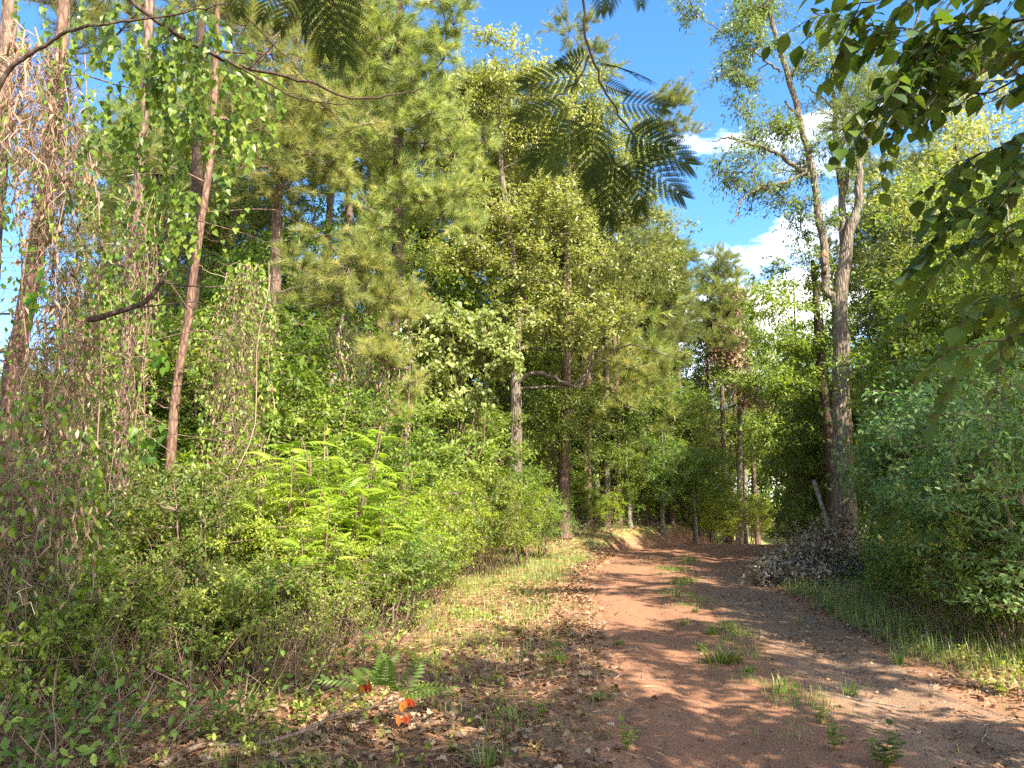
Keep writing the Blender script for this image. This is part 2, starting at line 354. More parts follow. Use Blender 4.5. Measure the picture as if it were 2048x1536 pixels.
def groundmat():
    m, t, N, K = newmat('forest_floor')
    at = N('ShaderNodeAttribute'); at.attribute_name = 'v'; ax = N('ShaderNodeAttribute'); ax.attribute_name = 'grassy'
    tc = N('ShaderNodeTexCoord')
    n1 = N('ShaderNodeTexNoise'); n1.inputs['Scale'].default_value = 1.1; n1.inputs['Detail'].default_value = 10; n1.inputs['Roughness'].default_value = .65
    n2 = N('ShaderNodeTexNoise'); n2.inputs['Scale'].default_value = 38; n2.inputs['Detail'].default_value = 8; n2.inputs['Roughness'].default_value = .7
    K(tc.outputs['Object'], n1.inputs['Vector']); K(tc.outputs['Object'], n2.inputs['Vector'])
    humus = ramp(N, [(.3, (.08, .042, .022)), (.5, (.19, .105, .058)), (.7, (.33, .21, .125))])
    clay = ramp(N, [(.3, (.22, .10, .055)), (.5, (.36, .175, .10)), (.72, (.46, .27, .17))])
    grs = ramp(N, [(.3, (.09, .12, .03)), (.5, (.22, .22, .07)), (.7, (.36, .30, .14))])
    for q in (humus, clay, grs): K(n2.outputs['Fac'], q.inputs[0])
    add = N('ShaderNodeMath'); add.operation = 'ADD'; K(at.outputs['Fac'], add.inputs[0]); K(n1.outputs['Fac'], add.inputs[1])
    mr = N('ShaderNodeMapRange'); mr.inputs['From Min'].default_value = .85; mr.inputs['From Max'].default_value = 1.15; K(add.outputs[0], mr.inputs[0])
    mx = N('ShaderNodeMix'); mx.data_type = 'RGBA'; K(mr.outputs[0], mx.inputs['Factor']); K(humus.outputs[0], mx.inputs['A']); K(clay.outputs[0], mx.inputs['B'])
    ad2 = N('ShaderNodeMath'); ad2.operation = 'ADD'; K(ax.outputs['Fac'], ad2.inputs[0]); K(n1.outputs['Fac'], ad2.inputs[1])
    m2 = N('ShaderNodeMapRange'); m2.inputs['From Min'].default_value = .9; m2.inputs['From Max'].default_value = 1.3; K(ad2.outputs[0], m2.inputs[0])
    my = N('ShaderNodeMix'); my.data_type = 'RGBA'; K(m2.outputs[0], my.inputs['Factor']); K(mx.outputs['Result'], my.inputs['A']); K(grs.outputs[0], my.inputs['B'])
    pb = N('ShaderNodeBsdfPrincipled'); pb.inputs['Roughness'].default_value = .95; pb.inputs['Specular IOR Level'].default_value = .15
    bp = N('ShaderNodeBump'); bp.inputs['Strength'].default_value = .7; bp.inputs['Distance'].default_value = .02
    K(n2.outputs['Fac'], bp.inputs['Height']); K(bp.outputs[0], pb.inputs['Normal']); K(my.outputs['Result'], pb.inputs['Base Color'])
    o = N('ShaderNodeOutputMaterial'); K(pb.outputs[0], o.inputs[0]); return m
def roadmat():
    m, t, N, K = newmat('red_clay_road')
    at = N('ShaderNodeAttribute'); at.attribute_name = 'v'
    tc = N('ShaderNodeTexCoord')
    n1 = N('ShaderNodeTexNoise'); n1.inputs['Scale'].default_value = .9; n1.inputs['Detail'].default_value = 8; n1.inputs['Roughness'].default_value = .6
    n2 = N('ShaderNodeTexNoise'); n2.inputs['Scale'].default_value = 60; n2.inputs['Detail'].default_value = 8; n2.inputs['Roughness'].default_value = .75
    vo = N('ShaderNodeTexVoronoi'); vo.inputs['Scale'].default_value = 70
    for q in (n1, n2, vo): K(tc.outputs['Object'], q.inputs['Vector'])
    clay = ramp(N, [(.25, (.135, .060, .032)), (.5, (.25, .122, .068)), (.75, (.37, .215, .13))])
    gr = ramp(N, [(.25, (.11, .066, .04)), (.5, (.215, .135, .085)), (.75, (.34, .24, .16))])
    K(n2.outputs['Fac'], clay.inputs[0]); K(n2.outputs['Fac'], gr.inputs[0])
    add = N('ShaderNodeMath'); add.operation = 'ADD'; K(at.outputs['Fac'], add.inputs[0]); K(n1.outputs['Fac'], add.inputs[1])
    mr = N('ShaderNodeMapRange'); mr.inputs['From Min'].default_value = .75; mr.inputs['From Max'].default_value = 1.25; K(add.outputs[0], mr.inputs[0])
    mx = N('ShaderNodeMix'); mx.data_type = 'RGBA'; K(mr.outputs[0], mx.inputs['Factor']); K(clay.outputs[0], mx.inputs['A']); K(gr.outputs[0], mx.inputs['B'])
    pb = N('ShaderNodeBsdfPrincipled'); pb.inputs['Roughness'].default_value = .95; pb.inputs['Specular IOR Level'].default_value = .15
    bp = N('ShaderNodeBump'); bp.inputs['Strength'].default_value = .55; bp.inputs['Distance'].default_value = .012
    sm = N('ShaderNodeMath'); sm.operation = 'ADD'; K(n2.outputs['Fac'], sm.inputs[0]); K(vo.outputs['Distance'], sm.inputs[1])
    K(sm.outputs[0], bp.inputs['Height']); K(bp.outputs[0], pb.inputs['Normal']); K(mx.outputs['Result'], pb.inputs['Base Color'])
    o = N('ShaderNodeOutputMaterial'); K(pb.outputs[0], o.inputs[0]); return m

# ------------------------------------------------------------ the setting: ground and road
def grassmask(x, y):
    d = x - rc(y); w = rw(y)
    L_ = sstep(.1, 1.0, -(d+w)) * (1-sstep(2.4, 3.6, -(d+w))) * (.55*sstep(7, 11, y)+.45*sstep(14, 19, y))
    R_ = sstep(.0, .3, d-w) * (1-sstep(2.0, 2.8, d-w)) * sstep(6.5, 9, y) * (1-sstep(24, 30, y))
    far = sstep(44, 50, y) * (np.abs(x-18) < 9)
    return np.clip(L_+.8*R_+far, 0, 1)
def build_ground():
    s = np.linspace(-1, 1, 420); xs = 2.5 + 16*s + 420*np.sign(s)*np.abs(s)**6
    q = np.linspace(0, 1, 460); ys = -16 + 62*q + 600*q**7
    X, Y = np.meshgrid(xs, ys); Z = H(X, Y)
    d = np.abs(X-rc(Y)) - rw(Y); Z = Z - 0.07*(1-sstep(-.35, .02, d))*(Y < 85)
    Z = Z + .012*wob(X, Y, 6.1, 1)*sstep(0, .4, d) + .008*RNG.standard_normal(Z.shape)*sstep(0, .3, d)
    V = np.stack([X, Y, Z], -1).reshape(-1, 3); nx = len(xs)
    i = (np.arange(len(ys)-1)*nx)[:, None]+np.arange(nx-1)[None]; Fc = np.stack([i, i+1, i+nx+1, i+nx], -1).reshape(-1, 4)
    clay = np.clip(.45*(1-sstep(-.1, 2.0, d)) + .03*(bank(X, Y) > .02)*(bank(X, Y) < .9) + .05, 0, 1).ravel()
    me = mesh('ground', [(V, Fc, clay)], [groundmat()])
    a = me.attributes.new('grassy', 'FLOAT', 'POINT'); a.data.foreach_set('value', (grassmask(X, Y)*.8).ravel().astype(np.float32))
    props(obj('ground', me, sm=True), kind='structure')
    ys = np.concatenate([np.arange(-12, 30, .09), np.arange(30, 88, .4)]); s = np.linspace(-1, 1, 61)
    Yg = np.repeat(ys[:, None], len(s), 1); ed = 1+.10*wob(Yg, Yg*0+3, 1.3)+.05*wob(Yg, s[None]*2, 4.3, 1)
    Xg = rc(Yg) + s[None]*rw(Yg)*ed
    Z = H(Xg, Yg) + .006*wob(Xg, Yg, 3.3, 4) + .010*wob(Xg*2.2, Yg*.5, 1.9, 7) - .018*np.exp(-((Xg-rc(Yg)-.95-.1*np.sin(Yg*.7))/.12)**2) - .014*np.exp(-((Xg-rc(Yg)+.62-.08*np.sin(Yg*.9))/.14)**2) + .003*RNG.standard_normal(Xg.shape)
    Z = Z + .004 - .06*np.clip((np.abs(s)[None]-.9)/.1, 0, 1)**1.5
    V = np.stack([Xg, Yg, Z], -1).reshape(-1, 3); nx = len(s)
    i = (np.arange(len(ys)-1)*nx)[:, None]+np.arange(nx-1)[None]; Fc = np.stack([i, i+1, i+nx+1, i+nx], -1).reshape(-1, 4)
    grey = .25 + .45*sstep(.0, .5, Xg-rc(Yg)) * (1-sstep(14, 22, Yg))
    me = mesh('road', [(V, Fc, grey.ravel())], [roadmat()])
    props(obj('road', me, sm=True), kind='structure')
build_ground()

# ------------------------------------------------------------ tree builder
def unit(n, rng): return nrm(rng.standard_normal((n, 3)))
def inell(ells, n, rng, shell=.45):
    vol = np.array([e[1][0]*e[1][1]*e[1][2] for e in ells])**.75; k = rng.choice(len(ells), n, p=vol/vol.sum())
    d = unit(n, rng)*(rng.random(n)**shell)[:, None]
    return np.array([ells[i][0] for i in k])+d*np.array([ells[i][1] for i in k])
def skeleton(trunk, r0, r1, cl, rng, tmin=.3, rise=.5, wig=.12, rmin=.007):
    """trunk (m,3); join each clump to the nearest wood; returns limb polylines, radii"""
    m = len(trunk); tz = np.linspace(0, 1, m)
    nodes = [p for p, t in zip(trunk, tz) if t >= tmin]; own = [(-1, i) for i, t in enumerate(tz) if t >= tmin]
    br = []; nodes = list(nodes)
    ax = trunk[:, :2]; order = np.argsort([np.min(np.linalg.norm(ax-c[:2], axis=1)) for c in cl])
    for oi in order:
        c = cl[oi]; Nn = np.array(nodes); dv = c-Nn; dist = np.linalg.norm(dv, axis=1)
        hd = np.linalg.norm(dv[:, :2], axis=1)
        cost = dist+np.maximum(0, hd*rise-dv[:, 2])*1.1+np.array([0.0 if o[0] < 0 else .15*dist[i] for i, o in enumerate(own)])
        i = int(np.argmin(cost)); a = Nn[i]; d = c-a; n = 5
        t = np.linspace(0, 1, n+1)[:, None]
        mid = a+d*.5+A(0, 0, -.10*rng.random())*np.linalg.norm(d[:2])+rng.standard_normal(3)*wig*np.linalg.norm(d)*.6
        pl = (1-t)**2*a+2*t*(1-t)*mid+t*t*c; pl[1:-1] += rng.standard_normal((n-1, 3))*wig*.12*np.linalg.norm(d)
        b = len(br); br.append([pl, own[i], 1])
        for j in range(1, n+1): nodes.append(pl[j]); own.append((b, j))
    for b in range(len(br)-1, -1, -1):
        p = br[b][1][0]
        if p >= 0: br[p][2] += br[b][2]
    PL = np.array([b[0] for b in br]); cnt = np.array([b[2] for b in br], float)
    ra = np.maximum(rmin*cnt**.55, rmin); ra = np.minimum(ra, r0*.62); rb = np.maximum(rmin*.5, ra*.38)
    tt = np.linspace(0, 1, PL.shape[1])[None]; Rd = ra[:, None]*(1-tt)+rb[:, None]*tt
    return PL, Rd
def twigs(cl, PL, cr, k, rng, flat=.6, droop=.0, up=.25):
    """k twigs from every clump centre; (n,4,3)"""
    n = len(cl); d = unit(n*k, rng).reshape(n, k, 3); d[..., 2] = d[..., 2]*flat+up
    ln = cr[:, None]*(.55+.6*rng.random((n, k))); d = nrm(d)*ln[..., None]
    t = np.linspace(0, 1, 4)[None, None, :, None]; c = cl[:, None, None, :]
    T = c+d[:, :, None, :]*t+rng.standard_normal((n, k, 4, 3))*cr[:, None, None, None]*.05*t
    T[..., 2] -= droop*ln[..., None]*(t[..., 0]**2)
    return T.reshape(n*k, 4, 3)
def leaves(tw, per, size, tmpl, rng, mi=1, sp=.08, drp=.35, upr=.8, lo=.1, vm=.45, vs=.22, out=.9, sv=.25):
    n = len(tw)*per; j = np.repeat(np.arange(len(tw)), per); t = lo+(1-lo)*rng.random(n)*1.05
    x = np.clip(t*3, 0, 2.999); i = x.astype(int); f = (x-i)[:, None]
    p = tw[j, i]*(1-f)+tw[j, np.minimum(i+1, 3)]*f+rng.standard_normal((n, 3))*sp
    ax = nrm(tw[j, 3]-tw[j, 0]); dr = ax*out+unit(n, rng)*1.0+A(0, 0, -drp)
    up = A(0, 0, upr)+unit(n, rng)*.9+nrm(SUN)*.6
    tv = np.repeat(rng.standard_normal(len(tw))*vs*.7, per)
    return scatter(tmpl, p, dr, up, size*(1+sv*rng.standard_normal(n)).clip(.45, 1.7), np.clip(vm+tv+vs*rng.standard_normal(n), 0, 1), mi)
def needles(tw, tufts, nn, ln, rng, mi=1, tmpl=NEED3, spread=.85, vm=.4, vs=.2, t0=.35, wsc=1.0):
    """tufts along the outer part of every twig"""
    n = len(tw)*tufts; j = np.repeat(np.arange(len(tw)), tufts); t = np.tile(np.linspace(t0, 1, tufts), len(tw))
    x = np.clip(t*3, 0, 2.999); i = x.astype(int); f = (x-i)[:, None]
    p = tw[j, i]*(1-f)+tw[j, np.minimum(i+1, 3)]*f
    ax = nrm(nrm(tw[j, 3]-tw[j, 1])+A(0, 0, .15)+.2*unit(n, rng)); v = np.clip(vm+vs*rng.standard_normal(n), 0, .85)
    J = np.repeat(np.arange(n), nn); N_ = n*nn
    d = ax[J]+unit(N_, rng)*spread; d = nrm(d)
    pos = p[J]+ax[J]*(rng.random(N_)*.3*ln-.15*ln)[:, None]
    return scatter(tmpl, pos, d, unit(N_, rng), ln*(.7+.4*rng.random(N_)), np.clip(v[J]+.10*rng.standard_normal(N_), 0, 1), mi, wsc=wsc)

def woody(root, trunk, rad_, PL, Rd, bark, rng, sides=10, origin=None, name='trunk', rough=.05, flare=.35):
    tp, tr = spline(np.asarray(trunk, float), np.asarray(rad_, float), 5)
    h = np.linspace(0, 1, len(tp)); tr = tr*(1+flare*np.exp(-h*22))
    g = [tubes(tp[None], tr[None], sides, .5, 0, rough, rng)]
    if PL is not None:
        big = Rd[:, 0] > .03
        if big.any():
            pl = np.array([resample(spline(p, np.ones(len(p)), 2)[0], 9) for p in PL[big]]); rr = np.array([np.interp(np.linspace(0, 1, 9), np.linspace(0, 1, len(r)), r) for r in Rd[big]])
            g.append(tubes(pl, rr, 6, .5, 0, .04, rng))
        if (~big).any(): g.append(tubes(PL[~big], Rd[~big], 3, .5, 0))
    return obj(name, mesh(name, g, [bark]), root, origin, sm=True)

def broadtree(name, label, cat, trunk, rads, ells, ncl, cr, k, per, size, lmat, bark, seed, tmpl=LEAF, tmin=.35, rise=.45,
              flat=.6, droop=.15, group=None, shell=.45, rmin=.008, drp=.35, extra=None, vm=.45, wig=.12, sides=10, sp=None):
    rng = np.random.default_rng(seed); trunk = np.asarray(trunk, float); base = trunk[0]
    root = thing(name, label, cat, base, group)
    cl = inell(ells, ncl, rng, shell)
    tp, _ = spline(trunk, np.ones(len(trunk)), 5)
    PL, Rd = skeleton(tp, rads[0], rads[-1], cl, rng, tmin, rise, wig, rmin)
    woody(root, trunk, rads, PL, Rd, bark, rng, sides, base)
    crr = cr*(.7+.6*rng.random(ncl))
    tw = twigs(cl, PL, crr, k, rng, flat, droop)
    g = [tubes(tw, np.tile(np.linspace(rmin*.6, .002, 4), (len(tw), 1)), 3, .3, 0),
         leaves(tw, per, size, tmpl, rng, 1, sp=(sp if sp is not None else cr*.10), drp=drp, vm=vm)]
    obj('crown', mesh('crown', g, [bark, lmat]), root, base)
    if extra: extra(root, base, rng, tw)
    return root
def pinetree(name, label, trunk, rads, ells, ncl, cr, k, tufts, nn, ln, lmat, bark, seed, tmin=.4, rise=.05, group=None, shell=.5,
             wsc=1.0, tmpl=NEED3, vm=.4, dead=0, cat='pine tree', flat=.5, up=.2, droop=-.1):
    rng = np.random.default_rng(seed); trunk = np.asarray(trunk, float); base = trunk[0]
    root = thing(name, label, cat, base, group)
    cl = inell(ells, ncl, rng, shell); tp, _ = spline(trunk, np.ones(len(trunk)), 5)
    PL, Rd = skeleton(tp, rads[0], rads[-1], cl, rng, tmin, rise, .12, .008)
    if dead:                                     # bare snags on the lower trunk
        i = rng.integers(int(len(tp)*.06), int(len(tp)*.75), dead); a = tp[i]; an = rng.random(dead)*6.28
        l = .35+rng.random(dead)*1.7; d = np.stack([np.cos(an), np.sin(an), -.1+.3*rng.random(dead)], 1)*l[:, None]
        t = np.linspace(0, 1, PL.shape[1])[None, :, None]; S = a[:, None]+d[:, None]*t; S[..., 2] += .12*l[:, None]*np.sin(t[..., 0]*3)
        S[:, 1:] += rng.standard_normal(S[:, 1:].shape)*.025
        PL = np.concatenate([PL, S]); Rd = np.concatenate([Rd, np.tile(np.linspace(.014, .004, PL.shape[1]), (dead, 1))])
    woody(root, trunk, rads, PL, Rd, bark, rng, 12, base)
    tw = twigs(cl, PL, cr*(.7+.6*rng.random(ncl)), k, rng, flat, droop, up)
    g = [tubes(tw, np.tile(np.linspace(.008, .004, 4), (len(tw), 1)), 3, .3, 0), needles(tw, tufts, nn, ln, rng, 1, tmpl, vm=vm, wsc=wsc)]
    obj('crown', mesh('crown', g, [bark, lmat]), root, base)
    return root
def E(x, y, Y, rx, ry, rY):
    """crown lobe: centre seen at x, y standing Y metres away, half sizes rx, ry in photograph pixels"""
    return (P(x, y, Y), A(rx*Y/F, rY, ry*Y/F))
def stand(x, y, Y): p = P(x, y, Y); return p
def foot(x, Y):
    """ground point under pixel column x at distance Y"""
    X = (x-1024)/F*Y; return A(X, Y, float(H(X, Y)))
exec_parts = []
def foot(x, Y):
    """ground point under pixel column x at distance Y"""
    zc = Y*CP - CAMH*SP; X = (x-1024)/F*zc; return A(X, Y, float(H(X, Y)))
def tr(xb, Y, *pts):
    return [foot(xb, Y)] + [P(p[0], p[1], Y+(p[2] if len(p) > 2 else 0)) for p in pts]

# ------------------------------------------------------------ left side: pines hung with dry vines
pinetree('pine_tree', 'pine trunk with scaly grey bark cut by the upper left corner', tr(-70, 7.2, (-40, 800), (-12, 420), (2, 240), (16, 60), (22, -200), (28, -900)),
         [.105, .10, .09, .08, .07, .06, .04], [(P(20, -1000, 8), A(1.6, 1.6, 1.5))], 26, .5, 6, 3, 34, .2, M['pine'], M['pine_bark'], 1, .8, dead=5)
pinetree('pine_tree', 'vine covered pine leaning right behind the curtain of dry vines', tr(2, 7.6, (24, 790), (50, 630), (88, 410), (114, 180), (128, 0), (150, -700)),
         [.12, .095, .085, .08, .07, .065, .05], [(P(150, -700, 8.5), A(1.7, 1.7, 1.3)), E(170, -60, 8.2, 150, 120, .8)], 34, .5, 6, 3, 34, .2, M['pine'], M['red_bark'], 2, .55, dead=10)
pinetree('pine_tree', 'straight pine with dark snags and sky on both sides', tr(236, 10, (243, 830), (262, 620), (275, 420), (288, 210), (297, 60), (310, -500)),
         [.095, .085, .078, .074, .07, .065, .04], [E(300, -420, 10.5, 260, 160, 1.6), E(400, -20, 11, 130, 80, 1), E(180, 40, 11, 110, 90, .8), E(60, 330, 11.5, 90, 60, .7), E(210, 300, 11.5, 80, 60, .7)], 78, .5, 6, 4, 34, .19, M['pine'], M['pine_bark'], 3, .35, dead=16)
pinetree('pine_tree', 'reddish leaning pine trunk lit by the sun', tr(326, 11, (345, 860), (362, 720), (376, 640), (388, 545), (402, 450), (422, 300), (432, 100), (440, -420)),
         [.075, .066, .062, .058, .055, .052, .05, .045, .03], [E(430, -300, 11, 200, 180, 1.4), E(520, 60, 11.5, 130, 90, 1), E(470, 250, 12, 90, 80, .9)], 66, .5, 6, 4, 34, .19, M['pine'], M['red_bark'], 4, .5, dead=14)
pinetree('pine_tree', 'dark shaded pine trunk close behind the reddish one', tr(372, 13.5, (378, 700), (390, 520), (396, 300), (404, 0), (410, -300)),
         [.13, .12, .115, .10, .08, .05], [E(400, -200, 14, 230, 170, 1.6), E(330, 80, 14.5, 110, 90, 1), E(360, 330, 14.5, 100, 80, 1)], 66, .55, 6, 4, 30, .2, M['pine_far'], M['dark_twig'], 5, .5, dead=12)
# yellow green pines in the upper middle
pinetree('pine_tree', 'yellow green pine with low drooping boughs above the bright sumac', tr(545, 16, (547, 700), (552, 560), (556, 400), (600, 0), (620, -500)),
         [.13, .12, .11, .10, .08, .04],
         [E(600, 300, 15, 170, 150, 1.8), E(520, 160, 15, 150, 150, 1.6), E(700, 520, 14, 130, 90, 1.1), E(640, 560, 14.2, 120, 70, 1.), E(560, -80, 15, 220, 160, 2), E(800, 600, 14.5, 50, 36, .5)],
         150, .55, 7, 5, 34, .21, M['pine'], M['pine_bark'], 6, .28, rise=-.1, vm=.5, wsc=1.2, droop=.1)
pinetree('pine_tree', 'tall bright pine with dense needles under the blue sky', tr(792, 19, (795, 500), (797, 290), (800, 60), (790, -420)),
         [.17, .155, .13, .11, .05],
         [E(760, 80, 18.5, 190, 160, 2.6), E(840, 330, 18, 150, 130, 2.2), E(680, 280, 18, 130, 150, 2), E(900, 430, 17.5, 70, 60, 1), E(760, -180, 18, 210, 160, 2.4), E(890, 40, 17.5, 70, 110, 1.4), E(850, 200, 18, 70, 80, 1.5), E(770, 480, 18, 120, 60, 1.3)],
         235, .62, 7, 5, 32, .24, M['pine'], M['pine_bark'], 7, .28, rise=-.05, vm=.38, wsc=1.3)
pinetree('pine_tree', 'small pine sapling with yellow needles in the middle of the thicket', tr(800, 14, (812, 860), (818, 790), (820, 700)),
         [.035, .03, .02, .01], [E(820, 790, 14, 34, 50, .35), E(770, 700, 14, 60, 40, .4), E(800, 610, 14, 40, 40, .4)], 20, .3, 6, 4, 30, .17, M['pine'], M['pine_bark'], 8, .3, vm=.6)

# centre: the crooked pale crowned hardwood, tall pine on the bank
def crooked(root, base, rng, tw):
    for pts, r in (([P(1030, 770, 24), P(1062, 747, 23.8), P(1110, 756, 23.6), P(1160, 775, 23.5), P(1180, 720, 23.5), P(1212, 695, 23.4)], .085),
                   ([P(1034, 700, 24), P(1062, 695, 24), P(1090, 700, 24), P(1096, 680, 24)], .07),
                   ([P(1036, 655, 24), P(1050, 600, 24), P(1034, 570, 24), P(1060, 520, 24.3), P(1040, 440, 24.5)], .10),
                   ([P(1150, 770, 23.6), P(1200, 720, 23.4), P(1260, 690, 23.2), P(1340, 712, 23)], .045),
                   ([P(1030, 780, 24), P(1075, 774, 23.8), P(1170, 772, 23.6)], .06),
                   ([P(1016, 640, 24), P(1000, 590, 24), P(972, 545, 24)], .06)):
        obj('limb', mesh('limb', [tube(pts, np.linspace(r, r*.35, len(pts)), 7, sub=4, jit=.02, rng=rng, rough=.05)], [M['oak_bark']]), root, base, sm=True)
broadtree('hardwood_tree', 'crooked hardwood with a tall pale silvery crown in the middle', 'tree',
          tr(1030, 24, (1032, 820), (1030, 700), (1036, 620), (1022, 500), (1000, 300), (1005, 130)), [.22, .20, .19, .15, .12, .08, .03],
          [E(985, 170, 24, 95, 110, 2), E(900, 230, 24, 70, 80, 1.4), E(1075, 250, 24.5, 120, 150, 2.2), E(960, 400, 24, 120, 90, 2), E(1090, 450, 24, 130, 90, 2), E(920, 520, 23.5, 90, 50, 1.4), E(1180, 530, 23.5, 170, 60, 1.8), E(1080, 640, 23.2, 100, 50, 1.2), E(1180, 650, 23, 120, 50, 1.4), E(1010, 560, 24, 100, 60, 1.4)],
          190, .85, 8, 26, .135, M['pale'], M['oak_bark'], 20, extra=crooked, tmin=.3, shell=.5, flat=.5)
broadtree('hardwood_tree', 'pale green hardwood behind the hanging feathery leaves', 'tree',
          tr(1215, 32, (1212, 700), (1205, 500), (1175, 350, -2), (1150, 200, -4)), [.14, .12, .11, .08, .03],
          [E(1180, 200, 27, 80, 90, 1.6), E(1260, 330, 27, 90, 110, 2), E(1180, 400, 27, 110, 80, 2), E(1310, 440, 26.5, 80, 60, 1.6), E(1290, 540, 26, 110, 50, 1.6)],
          100, .9, 8, 24, .14, M['pale'], M['oak_bark'], 21, tmin=.4)
pinetree('pine_tree', 'tall straight pine standing on the red bank', tr(1129, 27.5, (1128, 900), (1135, 620), (1135, 450, .5), (1142, 300, 2), (1158, 90, 4)),
         [.22, .195, .17, .15, .13, .05], [E(1150, 90, 31, 50, 45, 1.5), E(1190, 150, 31, 50, 60, 1.5), E(1180, 300, 31, 90, 90, 2), E(1330, 250, 33, 60, 70, 2)], 70, .8, 7, 5, 26, .3, M['pine'], M['pine_bark'], 22, .6, dead=14, wsc=1.5, vm=.25)

# right: the big forked oak with its broken stub
OY = 20.5
oak = thing('oak_tree', 'large forked oak with a broken stub beside the brush pile', 'oak tree', foot(1690, OY))
ob = np.array(oak.location); orng = np.random.default_rng(30)
woody(oak, tr(1690, OY, (1688, 1000), (1684, 850), (1682, 700), (1680, 600), (1690, 520), (1700, 450)), [.345, .275, .24, .215, .20, .17, .13], None, None, M['oak_bark'], orng, 18, ob, rough=.07, flare=.45)
LIMBS = [([P(1684, 640, OY), P(1668, 600, OY), P(1652, 580, OY), P(1650, 520, OY), P(1630, 370, OY), P(1604, 250, OY), P(1572, 140, OY), P(1545, 50, OY), P(1515, -80, OY)], [.17, .16, .15, .14, .125, .115, .10, .085, .05]),
         ([P(1700, 460, OY), P(1716, 415, OY), P(1718, 330, OY), P(1738, 270, OY), P(1780, 210, OY), P(1810, 120, OY-.5), P(1840, 20, OY-1)], [.18, .15, .12, .10, .08, .06, .04]),
         ([P(1690, 520, OY), P(1686, 400, OY+.5), P(1676, 330, OY+.5), P(1668, 200, OY+.5), P(1660, 60, OY+.5)], [.15, .12, .11, .08, .04]),
         ([P(1686, 390, OY+.5), P(1705, 330, OY+.3), P(1745, 270, OY), P(1790, 215, OY)], [.10, .09, .075, .05]),
         ([P(1618, 350, OY), P(1580, 325, OY), P(1540, 300, OY-.3), P(1490, 285, OY-.5), P(1455, 275, OY-.6), P(1425, 282, OY-.7)], [.085, .08, .07, .055, .04, .02]),
         ([P(1612, 345, OY), P(1570, 365, OY-.4), P(1520, 375, OY-.6), P(1480, 405, OY-.8), P(1468, 450, OY-.9)], [.06, .05, .04, .03, .012]),
         ([P(1560, 145, OY), P(1530, 120, OY-.3), P(1500, 98, OY-.5)], [.05, .035, .02]),
         ([P(1535, 40, OY), P(1510, 15, OY), P(1480, -30, OY-.2)], [.06, .05, .03]),
         ([P(1600, 235, OY), P(1585, 220, OY), P(1570, 203, OY)], [.05, .045, .04]),
         ([P(1582, 150, OY), P(1605, 120, OY), P(1622, 90, OY)], [.04, .03, .015]),
         ([P(1665, 215, OY+.4), P(1640, 190, OY+.2), P(1612, 172, OY)], [.045, .035, .02]),
         ([P(1651, 560, OY), P(1648, 535, OY-.1), P(1647, 512, OY-.15)], [.12, .10, .09])]
for pts, r in LIMBS:
    obj('limb', mesh('limb', [tube(pts, np.array(r)*.78, 9, sub=5, jit=.02, rng=orng, rough=.05)], [M['oak_bark']]), oak, ob, sm=True)
obj('broken_end', mesh('broken_end', [tube([P(1647, 513, OY-.15), P(1647, 507, OY-.17), P(1648, 499, OY-.2)], [.091, .085, .02], 9, rough=.25, rng=orng)], [M['cut']]), oak, ob)
cl = inell([E(1500, 90, OY-.4, 70, 90, 1.2), E(1480, 170, OY-.5, 60, 50, 1), E(1520, 20, OY, 90, 60, 1.2), E(1560, 260, OY, 90, 60, 1), E(1470, 330, OY-.6, 60, 70, 1), E(1560, 380, OY, 80, 60, 1.2), E(1640, 130, OY, 90, 90, 1.3),
            E(1650, 300, OY, 90, 80, 1.3), E(1740, 180, OY, 80, 90, 1.5), E(1600, 460, OY+.5, 70, 40, 1), E(1375, 20, OY-1, 30, 30, .5), E(1660, 650, OY+.3, 50, 90, .6)], 185, orng, .6)
wood = np.concatenate([spline(np.array(p, float), np.ones(len(p)), 4)[0] for p, r in LIMBS])
nod = list(wood); PLs = []
for c in cl[np.argsort([np.min(np.linalg.norm(wood-c, axis=1)) for c in cl])]:
    Nn = np.array(nod); a = Nn[np.argmin(np.linalg.norm(Nn-c, axis=1)+np.maximum(0, Nn[:, 2]-c[2]+.0)*.3)]
    pl = a+(c-a)*np.linspace(0, 1, 5)[:, None]; pl[1:-1] += orng.standard_normal((3, 3))*.10; PLs.append(pl); nod += list(pl[1:])
PLs = np.array(PLs); tw = twigs(cl, None, .55*(.7+.6*orng.random(len(cl))), 7, orng, .7, .1)
obj('crown', mesh('crown', [tubes(PLs, np.tile(np.linspace(.022, .008, 5), (len(PLs), 1)), 4), tubes(tw, np.tile(np.linspace(.006, .003, 4), (len(tw), 1)), 3),
     leaves(tw, 16, .125, (LEAF[0]*A(1, .62, 1), LEAF[1]), orng, 1, sp=.07, drp=.5, vm=.45)], [M['oak_bark'], M['oak']]), oak, ob)
broadtree('hardwood_tree', 'slimmer dark trunk growing against the left of the forked oak', 'tree',
          tr(1668, 21.6, (1660, 900), (1640, 720), (1632, 600), (1625, 520)), [.15, .13, .11, .09, .05],
          [E(1560, 620, 21, 80, 60, 1.4), E(1600, 540, 21.5, 70, 50, 1.2), E(1560, 760, 20.8, 110, 40, 1.2), E(1590, 700, 21, 90, 50, 1), E(1530, 870, 20.6, 80, 40, 1)],
          70, .7, 7, 22, .10, M['green'], M['dark_twig'], 31, tmin=.3, flat=.4, rise=.2)

